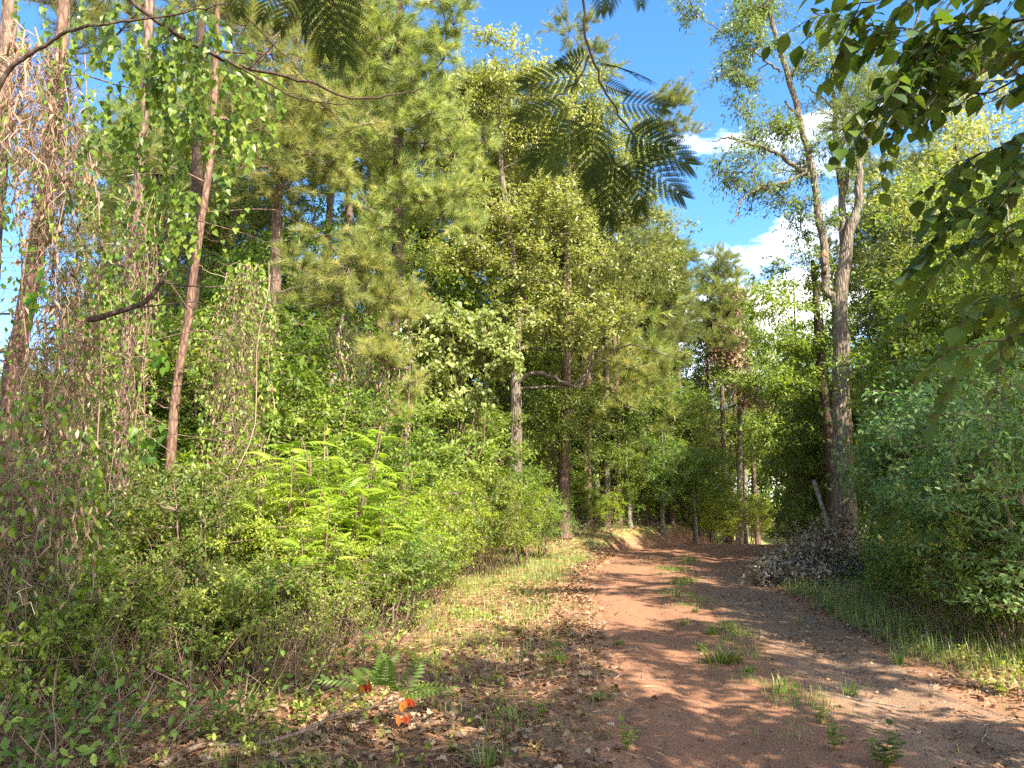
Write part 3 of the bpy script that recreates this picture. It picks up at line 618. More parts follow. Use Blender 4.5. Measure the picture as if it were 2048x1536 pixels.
# feathery and broad leaved branches that hang close to the camera
def hangtree(name, label, cat, trunk, rads, limbs, tmpl, specs, mat, bark, seed, upj=.5, crown=None, val=(.5, .2)):
    rng = np.random.default_rng(seed); trunk = np.array(trunk, float); base = trunk[0]; root = thing(name, label, cat, base)
    woody(root, trunk, rads, None, None, bark, rng, 12, base)
    for pts, r in limbs: obj('branch', mesh('branch', [tube(pts, r, 7, sub=5, rng=rng, rough=.04, jit=.004)], [bark]), root, base, sm=True)
    g = []
    if specs is not None:
        pos, dr, up, sc = specs; n = len(pos)
        g.append(scatter(tmpl, pos, dr, up, sc, np.clip(val[0]+val[1]*rng.standard_normal(n), 0, 1), 1))
    if crown: g += crown(rng)
    obj('foliage', mesh('foliage', g, [bark, mat]), root, base); return root
MB = [P(1160, -160, 2.5), P(1166, 0, 2.5), P(1180, 110, 2.5), P(1215, 190, 2.52), P(1252, 250, 2.55), P(1283, 300, 2.58)]
MB2 = [P(1178, 112, 2.5), P(1150, 165, 2.45), P(1110, 195, 2.4), P(1085, 215, 2.38)]
mim = []   # root pixel, tip pixel, depth, tip depth
for a, b, d, d2 in [((1178, 112), (1095, 128), 2.5, 2.62), ((1175, 150), (1020, 165), 2.45, 2.4), ((1150, 215), (1010, 230), 2.4, 2.35), ((1200, 165), (1262, 185), 2.5, 2.5),
                    ((1190, 240), (1035, 320), 2.45, 2.4), ((1160, 230), (1085, 340), 2.4, 2.35), ((1225, 205), (1350, 215), 2.5, 2.45), ((1240, 250), (1410, 330), 2.52, 2.6),
                    ((1250, 260), (1350, 290), 2.5, 2.3), ((1180, 220), (1180, 370), 2.4, 2.35), ((1262, 300), (1390, 395), 2.55, 2.6), ((1230, 300), (1215, 440), 2.5, 2.45),
                    ((1270, 300), (1290, 420), 2.55, 2.5), ((1200, 130), (1300, 150), 2.5, 2.8), ((1210, 260), (1130, 380), 2.5, 2.6), ((1255, 320), (1160, 360), 2.5, 2.7), ((1200, 190), (1080, 230), 2.5, 2.7),
                    ((1200, -60), (1200, 25), 2.7, 2.7), ((1240, -70), (1215, 20), 2.9, 2.9), ((1290, -60), (1290, 12), 2.9, 2.9),
                    ((655, -50), (690, 118), 2.2, 2.15), ((630, -60), (650, 110), 2.2, 2.3), ((600, -40), (560, 60), 2.3, 2.3), ((560, -50), (520, 40), 2.3, 2.3), ((470, -60), (480, 30), 2.4, 2.4), ((640, -60), (600, 70), 2.2, 2.4)]:
    q = lambda x: 1218+(x-1218)*.88 if x > 900 else x
    mim.append((P(q(a[0]), a[1], d), P(q(b[0]), b[1], d2)))
_a = np.array([m[0] for m in mim]); _b = np.array([m[1] for m in mim]); _d = _b-_a; _r = np.random.default_rng(5)
def mimcrown(rng):
    n = 420; c = inell([(A(-1.6, -.4, 5.6), A(2.2, 2.0, 1.0)), (A(.6, -.8, 6.4), A(2.0, 1.8, 1.0)), (A(-3.4, -1.2, 5.2), A(1.8, 1.8, .9))], n, rng, .4)
    d = unit(n, rng)*A(1, 1, .3)+A(0, 0, -.25); PLc = []
    for k in range(0, n, 14):
        q = c[k]; a = A(-1.7, -2.6, 4.2); PLc.append(a+(q-a)*np.linspace(0, 1, 5)[:, None]+rng.standard_normal((5, 3))*.06)
    simp = (BIPIN[0], BIPIN[1], BIPIN[2])
    return [tubes(np.array(PLc), np.tile(np.linspace(.03, .006, 5), (len(PLc), 1)), 4), scatter(FROND_FINE, c, d, A(0, 0, 1)+.3*unit(n, rng), .5, .5, 1)]
_keep = [i for i in range(len(mim)) if i not in (16, 14)]; _a, _d = _a[_keep], _d[_keep]
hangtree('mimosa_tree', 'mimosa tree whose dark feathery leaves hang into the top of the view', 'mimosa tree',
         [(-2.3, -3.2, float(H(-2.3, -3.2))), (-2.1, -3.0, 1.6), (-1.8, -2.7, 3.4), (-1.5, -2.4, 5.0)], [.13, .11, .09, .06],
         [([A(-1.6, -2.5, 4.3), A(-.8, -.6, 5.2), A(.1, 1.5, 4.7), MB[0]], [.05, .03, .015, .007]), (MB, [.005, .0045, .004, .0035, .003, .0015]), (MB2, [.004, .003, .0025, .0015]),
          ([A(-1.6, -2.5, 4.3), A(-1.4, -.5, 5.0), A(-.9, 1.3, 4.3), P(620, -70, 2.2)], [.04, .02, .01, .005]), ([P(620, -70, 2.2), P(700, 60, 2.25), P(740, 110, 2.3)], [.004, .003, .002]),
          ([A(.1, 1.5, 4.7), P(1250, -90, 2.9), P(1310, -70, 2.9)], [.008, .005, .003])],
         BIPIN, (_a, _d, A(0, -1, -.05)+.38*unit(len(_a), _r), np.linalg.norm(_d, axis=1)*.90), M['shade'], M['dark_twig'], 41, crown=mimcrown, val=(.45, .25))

def sprays(lines, n, size, rng, spread=.9, drp=.35, w=.03):
    """alternate leaves along twig polylines"""
    pos, dr, up, sc, T = [], [], [], [], []
    for ln in lines:
        q = resample(ln, 4); T.append(q); m = max(3, int(n*np.linalg.norm(q[-1]-q[0])/.35)); t = np.linspace(.08, 1, m); X = resample(ln, 30)
        p = X[(t*29).astype(int)]; ax = nrm(q[-1]-q[0]); side = nrm(np.cross(ax, A(0, 0, 1)))*np.where(np.arange(m) % 2, 1, -1)[:, None]
        pos.append(p+rng.standard_normal((m, 3))*.004); dr.append(ax*.55+side*spread+A(0, 0, -drp)+.25*unit(m, rng)); up.append(A(0, 0, 1)+.45*unit(m, rng)); sc.append(size*(.65+.5*rng.random(m)))
    return np.array(T), np.concatenate(pos), np.concatenate(dr), np.concatenate(up), np.concatenate(sc)
def fan(spines, k, ln, rng, drop=.4):
    """side twigs along the given branches"""
    o = []
    for s in spines:
        X = resample(s, 40); ax = nrm(X[-1]-X[0])
        for i in range(k):
            a = X[int((.08+.92*(i+.5)/k)*39)]; sd = nrm(np.cross(ax, A(0, 0, 1)))*(1 if i % 2 else -1)
            d = nrm(ax*(.5+.4*rng.random())+sd*rng.uniform(.2, .8)+A(0, -.0, -drop*rng.random())+.45*unit(1, rng)[0]); l = ln*(.5+.7*rng.random())
            t = np.linspace(0, 1, 5)[:, None]; o.append(a+d*l*t+A(0, 0, -1)*l*.25*t*t)
    return o
_r = np.random.default_rng(8)
BR1 = [P(2300, 60, 3.0), P(2048, 38, 3.2), P(1900, 75, 3.3), P(1800, 55, 3.3), P(1700, 48, 3.3), P(1625, 25, 3.3)]
BR2 = [P(2200, 200, 3.2), P(2090, 130, 3.3), P(1960, 190, 3.4), P(1850, 110, 3.4), P(1740, 60, 3.4)]
BR3 = [P(2300, 330, 3.0), P(2100, 420, 3.2), P(1980, 470, 3.3), P(1900, 500, 3.3)]
BR4 = [P(2350, 560, 3.0), P(2150, 640, 3.0), P(2000, 680, 3.0), P(1880, 700, 3.0)]
BR5 = [P(2250, 150, 3.2), P(2080, 260, 3.3), P(1980, 300, 3.4), P(1900, 330, 3.4)]
BR6 = [P(2300, -120, 2.9), P(2080, -40, 3.1), P(1900, -30, 3.2), P(1760, 0, 3.2), P(1680, 10, 3.2)]
BR7 = [P(2260, 420, 3.1), P(2120, 560, 3.1), P(2000, 600, 3.1), P(1930, 610, 3.1)]
BR8 = [P(1950, 20, 3.3), P(1850, 90, 3.3), P(1790, 180, 3.3), P(1740, 200, 3.3)]
LB = [BR1, BR2, BR3, BR4, BR5, BR6, BR7, BR8]
BR9 = [P(2200, 250, 3.1), P(2080, 340, 3.2), P(1960, 400, 3.3), P(1890, 440, 3.3)]; BR10 = [P(2150, 20, 3.4), P(2000, 60, 3.5), P(1850, 160, 3.6), P(1780, 250, 3.6)]
LB += [BR9, BR10]
_tw = fan([BR1, BR2, BR6, BR8, BR10], 19, .30, _r) + fan([BR3, BR5, BR7, BR9], 12, .32, _r, .5) + fan([BR4], 9, .26, _r, .3)
_T, _p, _dd, _u, _s = sprays(_tw, 9, .10, _r)
def leafcrown(rng):
    c = inell([(A(4.6, 1.0, 5.0), A(2.0, 2.0, 1.4)), (A(5.2, 2.2, 3.4), A(1.0, 1.3, 1.6)), (A(4.0, -1.5, 6.2), A(2.4, 2.2, 1.3)), (A(2.6, .6, 5.6), A(1.2, 1.4, .6))], 150, rng, .4)
    t = twigs(c, None, np.full(150, .6), 7, rng); P0 = A(5.0, .2, 3.6); pl = np.array([P0+(q-P0)*np.linspace(0, 1, 5)[:, None]+rng.standard_normal((5, 3))*.05 for q in c[::3]])
    return [tubes(_T, np.tile(np.linspace(.003, .0015, 4), (len(_T), 1)), 4), tubes(pl, np.tile(np.linspace(.03, .006, 5), (len(pl), 1)), 4), tubes(t, np.tile(np.linspace(.004, .002, 4), (len(t), 1)), 3), leaves(t, 12, .11, BROAD, rng, 1, sp=.05)]
J = A(5.0, .2, 3.4)
hangtree('dogwood_tree', 'broad leaved tree reaching dark leafy sprays over the right edge', 'tree', [(5.6, -.6, float(H(5.6, -.6))), (5.4, -.3, 1.5), (5.1, .1, 3.2), (4.9, .3, 4.6)], [.10, .085, .06, .04],
         [([J*A(1, 1, k), (J*A(1, 1, k)*.55+np.array(b[0])*.45)+A(.1*math.sin(9*k+i), .12*math.cos(5*i), .10+.12*math.sin(3*i)), b[0]], [.014, .010, .006]) for i, (k, b) in enumerate( zip((1.1, 1.0, .9, .7, 1.0, 1.2, .85, 1.0, .95, 1.1), LB))] + [(b, np.linspace(.007, .002, len(b))) for b in LB],
         BROAD, (_p, _dd, _u, _s), M['broad'], M['dark_twig'], 42, crown=leafcrown, val=(.45, .3))

# pine bough reaching in from the right
_r = np.random.default_rng(77)
bo = [P(2350, -60, 9.5), P(2120, 60, 9.4), P(2010, 112, 9.3), P(1950, 150, 9.2), P(1880, 185, 9.1), P(1820, 205, 9.0), P(1750, 235, 9.0), P(1700, 250, 9.0)]
def boughtree():
    base = A(9.6, 8.2, float(H(9.6, 8.2))); root = thing('pine_tree', 'pine out on the right reaching one dark needled bough leftward', 'pine tree', base)
    woody(root, [base, base+A(0, 0, 3), base+A(-.1, .1, 7.5), base+A(-.1, .2, 12)], [.2, .17, .13, .05], None, None, M['pine_bark'], _r, 12, base)
    obj('bough', mesh('bough', [tube([base+A(0, .1, 7.2)]+bo, np.linspace(.07, .012, 9), 7, sub=4, rng=_r, rough=.05)], [M['dark_twig']]), root, base, sm=True)
    c = np.concatenate([np.array([P(x, y, 9.1) for x, y in ((1930, 120), (1900, 150), (1980, 90), (1860, 140), (1780, 200), (1740, 215), (1700, 262), (1690, 240), (2030, 100), (1830, 165), (1960, 130), (1890, 110))]), inell([(base+A(0, 0, 10.5), A(2.2, 2.2, 2.2))], 50, _r)])
    tw = twigs(c, None, np.full(len(c), .42), 6, _r, .6, 0)
    anc = [bo[int(np.argmin([np.linalg.norm(b-q) for b in bo]))] if i < 12 else base+A(-.1, .15, 8.5) for i, q in enumerate(c)]
    pl = np.array([a+(q-a)*np.linspace(0, 1, 5)[:, None] for a, q in zip(anc, c)])
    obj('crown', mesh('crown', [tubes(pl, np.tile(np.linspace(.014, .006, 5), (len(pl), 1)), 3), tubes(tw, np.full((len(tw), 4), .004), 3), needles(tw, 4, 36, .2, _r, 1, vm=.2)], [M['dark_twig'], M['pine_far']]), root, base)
boughtree()

# curved dead limbs and heart leaved vines, upper left
_r = np.random.default_rng(51)
def vinething(name, label, cat, lines, radii, heartlines, nleaf, size, mat, bark, rng, dry=None, parts='leaves'):
    base = np.array(lines[0][0]); root = thing(name, label, cat, base)
    obj('stem', mesh('stem', [tube(l, r, 6, sub=5, rng=rng, rough=.05, jit=.006) for l, r in zip(lines, radii)], [bark]), root, base, sm=True)
    if heartlines:
        T, p, d, u, s = sprays(heartlines, nleaf, size, rng, .8, .8)
        u = A(0, -.8, .5)+.6*unit(len(p), rng)
        obj(parts, mesh(parts, [tubes(T, np.full((len(T), 4), .002), 3), scatter(HEART, p, d, u, s, np.clip(.45+.28*rng.standard_normal(len(p)), 0, 1), 1)], [bark, mat]), root, base)
    return root
CB1 = [P(-60, 330, 5), P(0, 172, 5), P(45, 120, 5), P(100, 85, 5), P(160, 55, 5), P(260, 42, 5.1), P(350, 28, 5.2), P(450, 8, 5.3)]
CB2 = [P(230, -30, 5.2), P(290, 25, 5.2), P(360, 70, 5.3), P(430, 110, 5.4), P(500, 138, 5.5), P(620, 165, 5.6), P(700, 195, 5.6), P(790, 190, 5.7), P(850, 176, 5.8)]
CB3 = [P(500, 136, 5.5), P(545, 90, 5.5), P(565, 55, 5.5)]
CB4 = [P(430, 110, 5.4), P(560, 180, 5.5), P(640, 205, 5.6), P(730, 214, 5.6), P(755, 255, 5.6)]
CB5 = [P(175, 640, 6.5), P(240, 622, 6.5), P(290, 603, 6.5), P(322, 565, 6.5), P(338, 520, 6.5), P(330, 450, 6.5), P(345, 400, 6.6)]
CB6 = [P(480, 20, 5.4), P(560, 100, 5.5), P(640, 190, 5.5), P(700, 270, 5.6), P(760, 300, 5.6)]
hl = []
for (x, y, rx, ry, n, Y) in ((330, 60, 120, 60, 15, 5.2), (300, 150, 110, 80, 22, 5.4), (390, 180, 130, 70, 16, 5.6), (340, 290, 120, 80, 14, 5.8), (230, 230, 60, 80, 8, 6.2), (500, 150, 70, 90, 8, 5.6), (380, 70, 90, 60, 10, 5.5), (520, 250, 60, 50, 6, 5.6), (310, 440, 60, 80, 6, 6.2), (60, 330, 70, 120, 10, 6.6), (40, 200, 50, 60, 3, 6.6), (150, 30, 120, 60, 12, 6.4), (120, 420, 70, 120, 10, 7.4), (420, 380, 90, 90, 8, 6.8), (250, 520, 80, 90, 8, 7.5)):
    for k in range(int(n*1.7)):
        q = P(x+rx*_r.uniform(-1, 1), y+ry*_r.uniform(-1, 1), Y+_r.uniform(-.3, .5)); t = np.linspace(0, 1, 4)[:, None]
        hl.append(q+t*A(_r.uniform(-.15, .15), _r.uniform(-.1, .1), -_r.uniform(.15, .4)))
vinething('vine', 'heart leaved vine draped over dark curved branches at upper left', 'vine', [CB1, CB2, CB3, CB4, CB6], [np.linspace(.019, .006, 8), np.linspace(.020, .005, 9), [.008, .006, .004], np.linspace(.009, .002, 5), np.linspace(.007, .002, 5)], hl, 9, .07, M['vine'], M['dark_twig'], _r)
vinething('vine', 'thick dark vine stem hooked upward in front of the pines', 'vine', [CB5, [P(322, 565, 6.5), P(430, 575, 6.6), P(560, 560, 6.8)], [P(240, 618, 6.5), P(420, 610, 6.6), P(520, 690, 6.8)]],
          [np.linspace(.028, .010, 7), [.008, .006, .003], [.007, .005, .003]], [[P(x, y, 5.5), P(x+8, y+18, 5.5), P(x+5, y+34, 5.5)] for x, y in ((320, 840), (262, 845), (305, 690), (325, 700), (80, 540), (60, 585), (285, 880), (300, 880))], 12, .085, M['vine'], M['dark_twig'], _r)

# columns of dry hanging vine
def dryvine(label, ax, wid, n, seed, leafn=60, Lh=(.3, 1.3), frag=900, rmul=1.0, name='hanging_vine'):
    rng = np.random.default_rng(seed); ax = np.array(ax, float); base = ax[-1].copy(); base[2] = float(H(base[0], base[1]))
    root = thing(name, label, 'vine', base); X = resample(ax, 60); wd = np.interp(np.linspace(0, 1, 60), np.linspace(0, 1, len(wid)), wid)
    i = rng.integers(0, 60, n); m = 9; t = np.linspace(0, 1, m); a = X[i]+unit(n, rng)*wd[i][:, None]*A(1, 1, .6)*(rng.random(n)**.5)[:, None]
    l = rng.uniform(*Lh, n)*(.35+.65*rng.random(n)); w = np.cumsum(rng.standard_normal((n, m, 3))*.034, axis=1); hz = (rng.random(n) < .28)[:, None, None]*nrm(unit(n, rng)*A(1, 1, .5))[:, None, :]
    S = a[:, None]+w+hz*(l[:, None]*t)[..., None]*.8; S[..., 2] -= (l[:, None]*t)*np.where(hz[:, :, 0] != 0, .3, 1.0); sw = rng.uniform(-.35, .35, (n, 2)); S[..., :2] += sw[:, None, :]*np.sin(t*2.6)[None, :, None]*l[:, None, None]*.6
    r = (.0014+.0048*rng.random(n)**2.2)*rmul; g = [tubes(S, r[:, None]*np.linspace(1, .45, m)[None], 3, np.clip(.5+.3*rng.standard_normal(n), 0, 1))]
    big = 7; q = []
    for k in range(big):
        o = rng.uniform(-1, 1, 3)*wd.mean()*A(1, 1, 0); q.append(X[::6]+o+np.cumsum(rng.standard_normal((10, 3))*.035, axis=0))
    g.append(tubes(np.array(q), np.tile(rng.uniform(.004, .009, (big, 1))*rmul, (1, 10)), 5, .6, 0, .1, rng))
    obj('dry_stems', mesh('dry_stems', g, [M['dry']]), root, base, sm=True)
    j = rng.integers(0, 60, frag); p = X[j]+unit(frag, rng)*wd[j][:, None]*1.15
    obj('dead_leaves', mesh('dead_leaves', [scatter((CURL[0]*A(1, .55, 1), CURL[1]), p, unit(frag, rng)*.45+A(0, 0, -1), unit(frag, rng), rng.uniform(.05, .12, frag), np.clip(.5+.3*rng.standard_normal(frag), 0, 1))], [M['deadleaf']]), root, base)
    if leafn:
        j = rng.integers(0, 60, leafn); p = X[j]+unit(leafn, rng)*wd[j][:, None]*1.35
        obj('green_leaves', mesh('green_leaves', [scatter(OVAL, p, unit(leafn, rng)*.6+A(0, 0, -.8), A(0, -.7, .4)+.5*unit(leafn, rng), rng.uniform(.04, .085, leafn), rng.random(leafn))], [M['vine']]), root, base)
    return root
dryvine('wide curtain of tan dead vines hanging before the leaning pine', [P(110, 90, 6.9), P(120, 300, 6.8), P(115, 520, 6.8), P(110, 760, 6.8), P(100, 1000, 6.8)], [.08, .26, .32, .28, .32], 1150, 61, 1000, frag=420)
dryvine('tan vine strands trailing from the curved limb in the corner', [P(45, 60, 5.6), P(55, 200, 5.6), P(60, 330, 5.7)], [.10, .16, .14], 150, 62, 12, (.3, .9), 40)
dryvine('dry vine wrapped round the straight pine below its snags', [P(280, 400, 9.8), P(268, 600, 9.8), P(250, 800, 9.8), P(240, 920, 9.8)], [.2, .28, .24, .3], 380, 63, 800, frag=160)
dryvine('ragged dry vine column left of the reddish pine', [P(180, 560, 8.2), P(170, 760, 8.2), P(165, 1000, 8.1)], [.22, .26, .34], 380, 64, 900, frag=200)
dryvine('dry vine curtain hanging down to the tops of the sumac', [P(500, 540, 11.5), P(470, 700, 11.4), P(480, 850, 11.2), P(450, 980, 10.8)], [.15, .5, .4, .45], 900, 65, 2400, frag=300)
dryvine('brown vine heap at the left edge above the ground', [P(60, 900, 6.2), P(40, 1040, 6.0), P(30, 1200, 5.8)], [.35, .45, .5], 600, 66, 1100, (.2, .7), 260)
dryvine('dead vine mat under the vine covered dome', [P(700, 620, 15), P(740, 760, 14.6), P(760, 860, 14.2)], [.5, .7, .5], 420, 67, 900, frag=700, rmul=1.4)
# ------------------------------------------------------------ shrubs and saplings, one of each kind then copies
def shrub(name, label, cat, loc, seed, h, w, stems, ncl, cr, k, per, size, lmat, bark, tmpl=LEAF, flat=.7, drystems=0, drp=.3, group=None, zlo=.15, vm=.45, up=.25):
    rng = np.random.default_rng(seed); root = thing(name, label, cat, (0, 0, 0), group)
    cl = inell([(A(0, 0, h*(.5+zlo*.5)), A(w, w, h*(.5-zlo*.5)))], ncl, rng, .45)
    g = []; nodes = []
    for s in range(stems):
        an = rng.random()*6.28; e = A(math.cos(an)*w*.6*rng.random(), math.sin(an)*w*.6*rng.random(), h*(.55+.35*rng.random()))
        b = A(math.cos(an)*.12*w, math.sin(an)*.12*w, -.05); pl = b+(e-b)*np.linspace(0, 1, 7)[:, None]; pl[1:] += np.cumsum(rng.standard_normal((6, 3))*.03*h*.4, axis=0)
        r = .006*h+.006; g.append(tubes(pl[None], np.linspace(r, r*.4, 7)[None], 5)); nodes += list(pl[1:])
    PLs = []
    for c in cl:
        Nn = np.array(nodes); a = Nn[np.argmin(np.linalg.norm(Nn-c, axis=1)+np.maximum(0, Nn[:, 2]-c[2])*.8)]
        pl = a+(c-a)*np.linspace(0, 1, 4)[:, None]; pl[1:-1] += rng.standard_normal((2, 3))*.04*h*.4; PLs.append(pl)
    PLs = np.array(PLs); g.append(tubes(PLs, np.tile(np.linspace(.006, .003, 4)*(.6+h*.3), (len(PLs), 1)), 3))
    obj('stems', mesh('stems', g, [bark]), root)
    tw = twigs(cl, None, cr*(.7+.6*rng.random(ncl)), k, rng, flat, .1, up)
    gg = [tubes(tw, np.tile(np.linspace(.003, .0015, 4), (len(tw), 1)), 3, .3, 0), leaves(tw, per, size, tmpl, rng, 1, sp=cr*.10, drp=drp, vm=vm)]
    obj('foliage', mesh('foliage', gg, [bark, lmat]), root)
    if drystems:
        n = drystems; t = np.linspace(0, 1, 6); a = unit(n, rng)*A(w, w, 0)*.8; d = unit(n, rng)*A(.5, .5, .2)+A(0, 0, 1); d = nrm(d)*(h*(.5+.5*rng.random(n)))[:, None]
        S = a[:, None]+d[:, None]*t[None, :, None]+np.cumsum(rng.standard_normal((n, 6, 3))*.035, axis=1)
        S[..., 2] -= (.4*h*rng.random(n))[:, None]*t**2; obj('dry_canes', mesh('dry_canes', [tubes(S, np.full((n, 6), .0032), 3, rng.random(n))], [M['cane']]), root)
    root.location = tuple(map(float, loc)); return root
def fronds_bush(name, label, cat, seed, stems, h, w, nf, size, lmat, bark, tmpl=FROND, up=.18, lo=.45):
    """leaning stems that end in whorls of pinnate leaves"""
    rng = np.random.default_rng(seed); root = thing(name, label, cat, (0, 0, 0)); g = []; p, d = [], []
    for s in range(stems):
        an = s*2.4+rng.random(); e = A(math.cos(an)*w*(.3+.7*rng.random()), math.sin(an)*w*(.3+.7*rng.random()), h*(.65+.35*rng.random()))
        b = e*A(.25, .25, 0)-A(0, 0, .05); pl = b+(e-b)*np.linspace(0, 1, 7)[:, None]; pl[:, 2] += .06*h*np.sin(np.linspace(0, math.pi, 7)); pl[1:-1] += rng.standard_normal((5, 3))*.02
        g.append(tubes(pl[None], np.linspace(.016, .007, 7)[None], 6)); X = resample(pl, 30)
        for i in range(nf):
            t = lo+(1-lo)*(i+.5)/nf; q = X[int(t*29)]; a2 = i*2.4+an; p.append(q); d.append(A(math.cos(a2), math.sin(a2), up+.7*max(0, t-.8)*3))
    obj('stems', mesh('stems', g, [bark]), root, sm=True); p = np.array(p); d = np.array(d); n = len(p)
    obj('foliage', mesh('foliage', [scatter(tmpl, p, d+.38*unit(n, rng), A(0, 0, 1)+.35*unit(n, rng), size*(.5+.6*rng.random(n)), np.clip(.5+.2*rng.standard_normal(n), 0, 1))], [lmat]), root)
    return root
R3 = np.random.default_rng(90)
def place(src, first, x, Y, s=1, label=None, group=None, rz=None):
    loc = foot(x, Y)
    rz = R3.random()*6.28 if rz is None else rz
    if first: src.location = tuple(map(float, loc)); src.rotation_euler[2] = rz; src.scale = (s, s, s) if np.ndim(s) == 0 else tuple(s); o = src
    else: o = dup(src, loc, rz, s)
    if label: o['label'] = label
    if group: o['group'] = group
    return o

# sumac with bright fronds
sumac = fronds_bush('sumac', 'sumac', 'sumac bush', 101, 15, 2.5, .95, 15, .46, M['lime'], M['twig'])
sumac2 = fronds_bush('sumac', 'sumac', 'sumac bush', 102, 8, 2.3, .6, 13, .42, M['lime'], M['twig'])
place(sumac, True, 655, 9.6, (1.0, 1.0, 1.03), 'largest bright lime sumac with feathery fronds below the yellow pine')
place(sumac2, True, 545, 9.3, .95, 'lime sumac standing at the left end of the bright clump')
place(sumac, False, 745, 10.2, .83, 'smaller lime sumac at the right end of the bright clump')
place(sumac2, False, 440, 11.2, 1.22, 'sumac with a single spray of fronds before the dry vine curtain')
place(sumac2, False, 620, 8.3, .72, 'low young sumac at the foot of the bright clump')
place(sumac2, False, 900, 15.5, .8, 'small yellowish sumac in front of the vine dome', None)

# generic shrubs
sA = shrub('shrub', 's', 'shrub', (0, 0, 0), 111, 1.5, .8, 7, 60, .22, 6, 14, .055, M['shrub'], M['twig'], drystems=36)
sB = shrub('shrub', 's', 'shrub', (0, 0, 0), 112, 2.2, 1.1, 8, 90, .30, 6, 16, .065, M['shrub'], M['twig'], drystems=60)
sC = shrub('shrub', 's', 'shrub', (0, 0, 0), 113, 1.0, .7, 6, 36, .2, 6, 12, .06, M['green'], M['twig'], tmpl=OVAL, drystems=40)
sD = shrub('shrub', 's', 'shrub', (0, 0, 0), 114, 3.7, 1.5, 9, 92, .55, 6, 22, .08, M['blue'], M['twig'], flat=.28, tmpl=LEAF, zlo=.05)
sE = shrub('shrub', 's', 'shrub', (0, 0, 0), 115, 3.0, 1.2, 6, 100, .36, 7, 16, .075, M['green'], M['twig'], flat=.4)
sF = shrub('shrub', 's', 'shrub', (0, 0, 0), 116, 2.4, 1.3, 7, 100, .3, 7, 18, .055, M['lime'], M['twig'], flat=.6)
sG = shrub('shrub', 's', 'shrub', (0, 0, 0), 117, 1.15, .8, 9, 34, .24, 5, 9, .05, M['shrub'], M['twig'], drystems=120)
used = set()
def S(src, x, Y, s, label, group=None):
    o = place(src, id(src) not in used, x, Y, s, label, group); used.add(id(src)); return o
# left thicket, front to back
S(sG, 120, 6.4, .9, 'low dark leafy shrub in the shade at the left edge')
S(sG, 330, 6.6, .6, 'low shrub with dark oval leaves left of the fallen branch')
S(sC, 30, 5.6, .8, 'weedy shrub in the bottom left corner')
S(sG, 250, 7.4, .95, 'shrub tangled with brown canes behind the dark low shrubs')
S(sG, 430, 7.7, .85, 'shaded shrub with tan canes left of the young sumac')
S(sG, 560, 7.9, .8, 'small leaved shrub under the low young sumac')
S(sA, 690, 8.8, .8, 'small shrub with sunlit tips under the lime sumacs')
S(sB, 90, 8.2, .85, 'tall brown caned shrub below the dry vine curtain')
S(sB, 380, 9.0, .9, 'bushy shrub under the reddish pine trunk')
S(sF, 790, 11, .72, 'yellow green bush right of the lime sumacs')
S(sA, 800, 9.9, .85, 'leafy shrub at the edge of the grass verge')
S(sF, 830, 12.6, .62, 'small yellow green bush at the bend of the verge')
S(sA, 860, 12.4, .9, 'twiggy shrub touching the verge grass')
S(sB, 960, 17.5, 1.05, 'round sunlit bush in front of the crooked hardwood')
S(sB, 890, 16, .95, 'dense bush left of the round sunlit bush')
S(sF, 1000, 19, 1.0, 'green bush with layered sprays below the crooked hardwood')
S(sE, 1040, 20.5, .9, 'bush with flat sprays under the crooked hardwood')
S(sB, 1080, 23, .9, 'shrub behind the bright verge beside the tall bank pine')
S(sE, 700, 13.5, 1.15, 'tall leafy shrub rising behind the lime sumacs')
S(sE, 600, 13, 1.2, 'green sapling thicket under the yellow pine boughs')
S(sE, 850, 18, 1.5, 'tall shrub carrying the lower side of the vine dome')
S(sE, 940, 19, 1.35, 'tall shrub right below the vine dome')
S(sE, 770, 16, 1.45, 'tall shrub left below the vine dome')
S(sE, 500, 14, 1.2, 'sapling thicket left of the yellow pine trunk')
S(sE, 330, 12.5, 1.05, 'green sapling behind the reddish pine trunk')
S(sE, 180, 11.5, .85, 'green sapling behind the left vine columns')
S(sB, 250, 10.6, .9, 'bush at the foot of the straight pine')
S(sB, 10, 9.6, .85, 'bush behind the leaning vine covered pine')
S(sB, 560, 10.4, .9, 'bush behind the left lime sumac')
S(sF, 470, 9.8, .6, 'bright bush left of the lime sumac clump')
S(sG, 520, 7.0, .62, 'low brown caned shrub behind the long arching grass')
S(sG, 180, 6.1, .7, 'brown caned shrub beside the corner weeds')
S(sG, 640, 8.0, .7, 'brown caned shrub at the rim of the verge below the sumacs')
S(sF, 700, 10.4, .85, 'leafy lime bush growing through the back of the sumacs')
S(sF, 590, 8.9, .7, 'leafy lime bush in front of the left sumac')
S(sA, 520, 7.6, .75, 'small green shrub just left of the low young sumac')
S(sA, 220, 6.8, .75, 'small green shrub in the deep shade at lower left')
S(sA, 380, 6.9, .7, 'small green shrub behind the tall oval leaved weed')
S(sF, 860, 13.8, .95, 'rounded yellow green bush beside the twiggy verge shrub')
S(sB, 60, 7.4, .62, 'leafy shrub pushing through the brown vine heap')
S(sB, 160, 7.2, .55, 'leafy shrub at the foot of the vine curtain')
S(sD, 300, 9.6, .52, 'cool green shrub with flat sprays at the foot of the reddish pine')
S(sD, 860, 15.2, .62, 'cool green shrub with flat sprays left of the round sunlit bush')
S(sC, 470, 7.3, .95, 'oval leaved shrub in the dark hollow behind the arching grass')
S(sE, 215, 12.5, 1.55, 'tall leafy sapling between the straight pine and the vine curtain')
S(sE, 310, 14.5, 1.8, 'tall leafy sapling between the straight and the reddish pine')
S(sE, 120, 13.5, 1.5, 'tall leafy sapling glimpsed through the vine curtain')
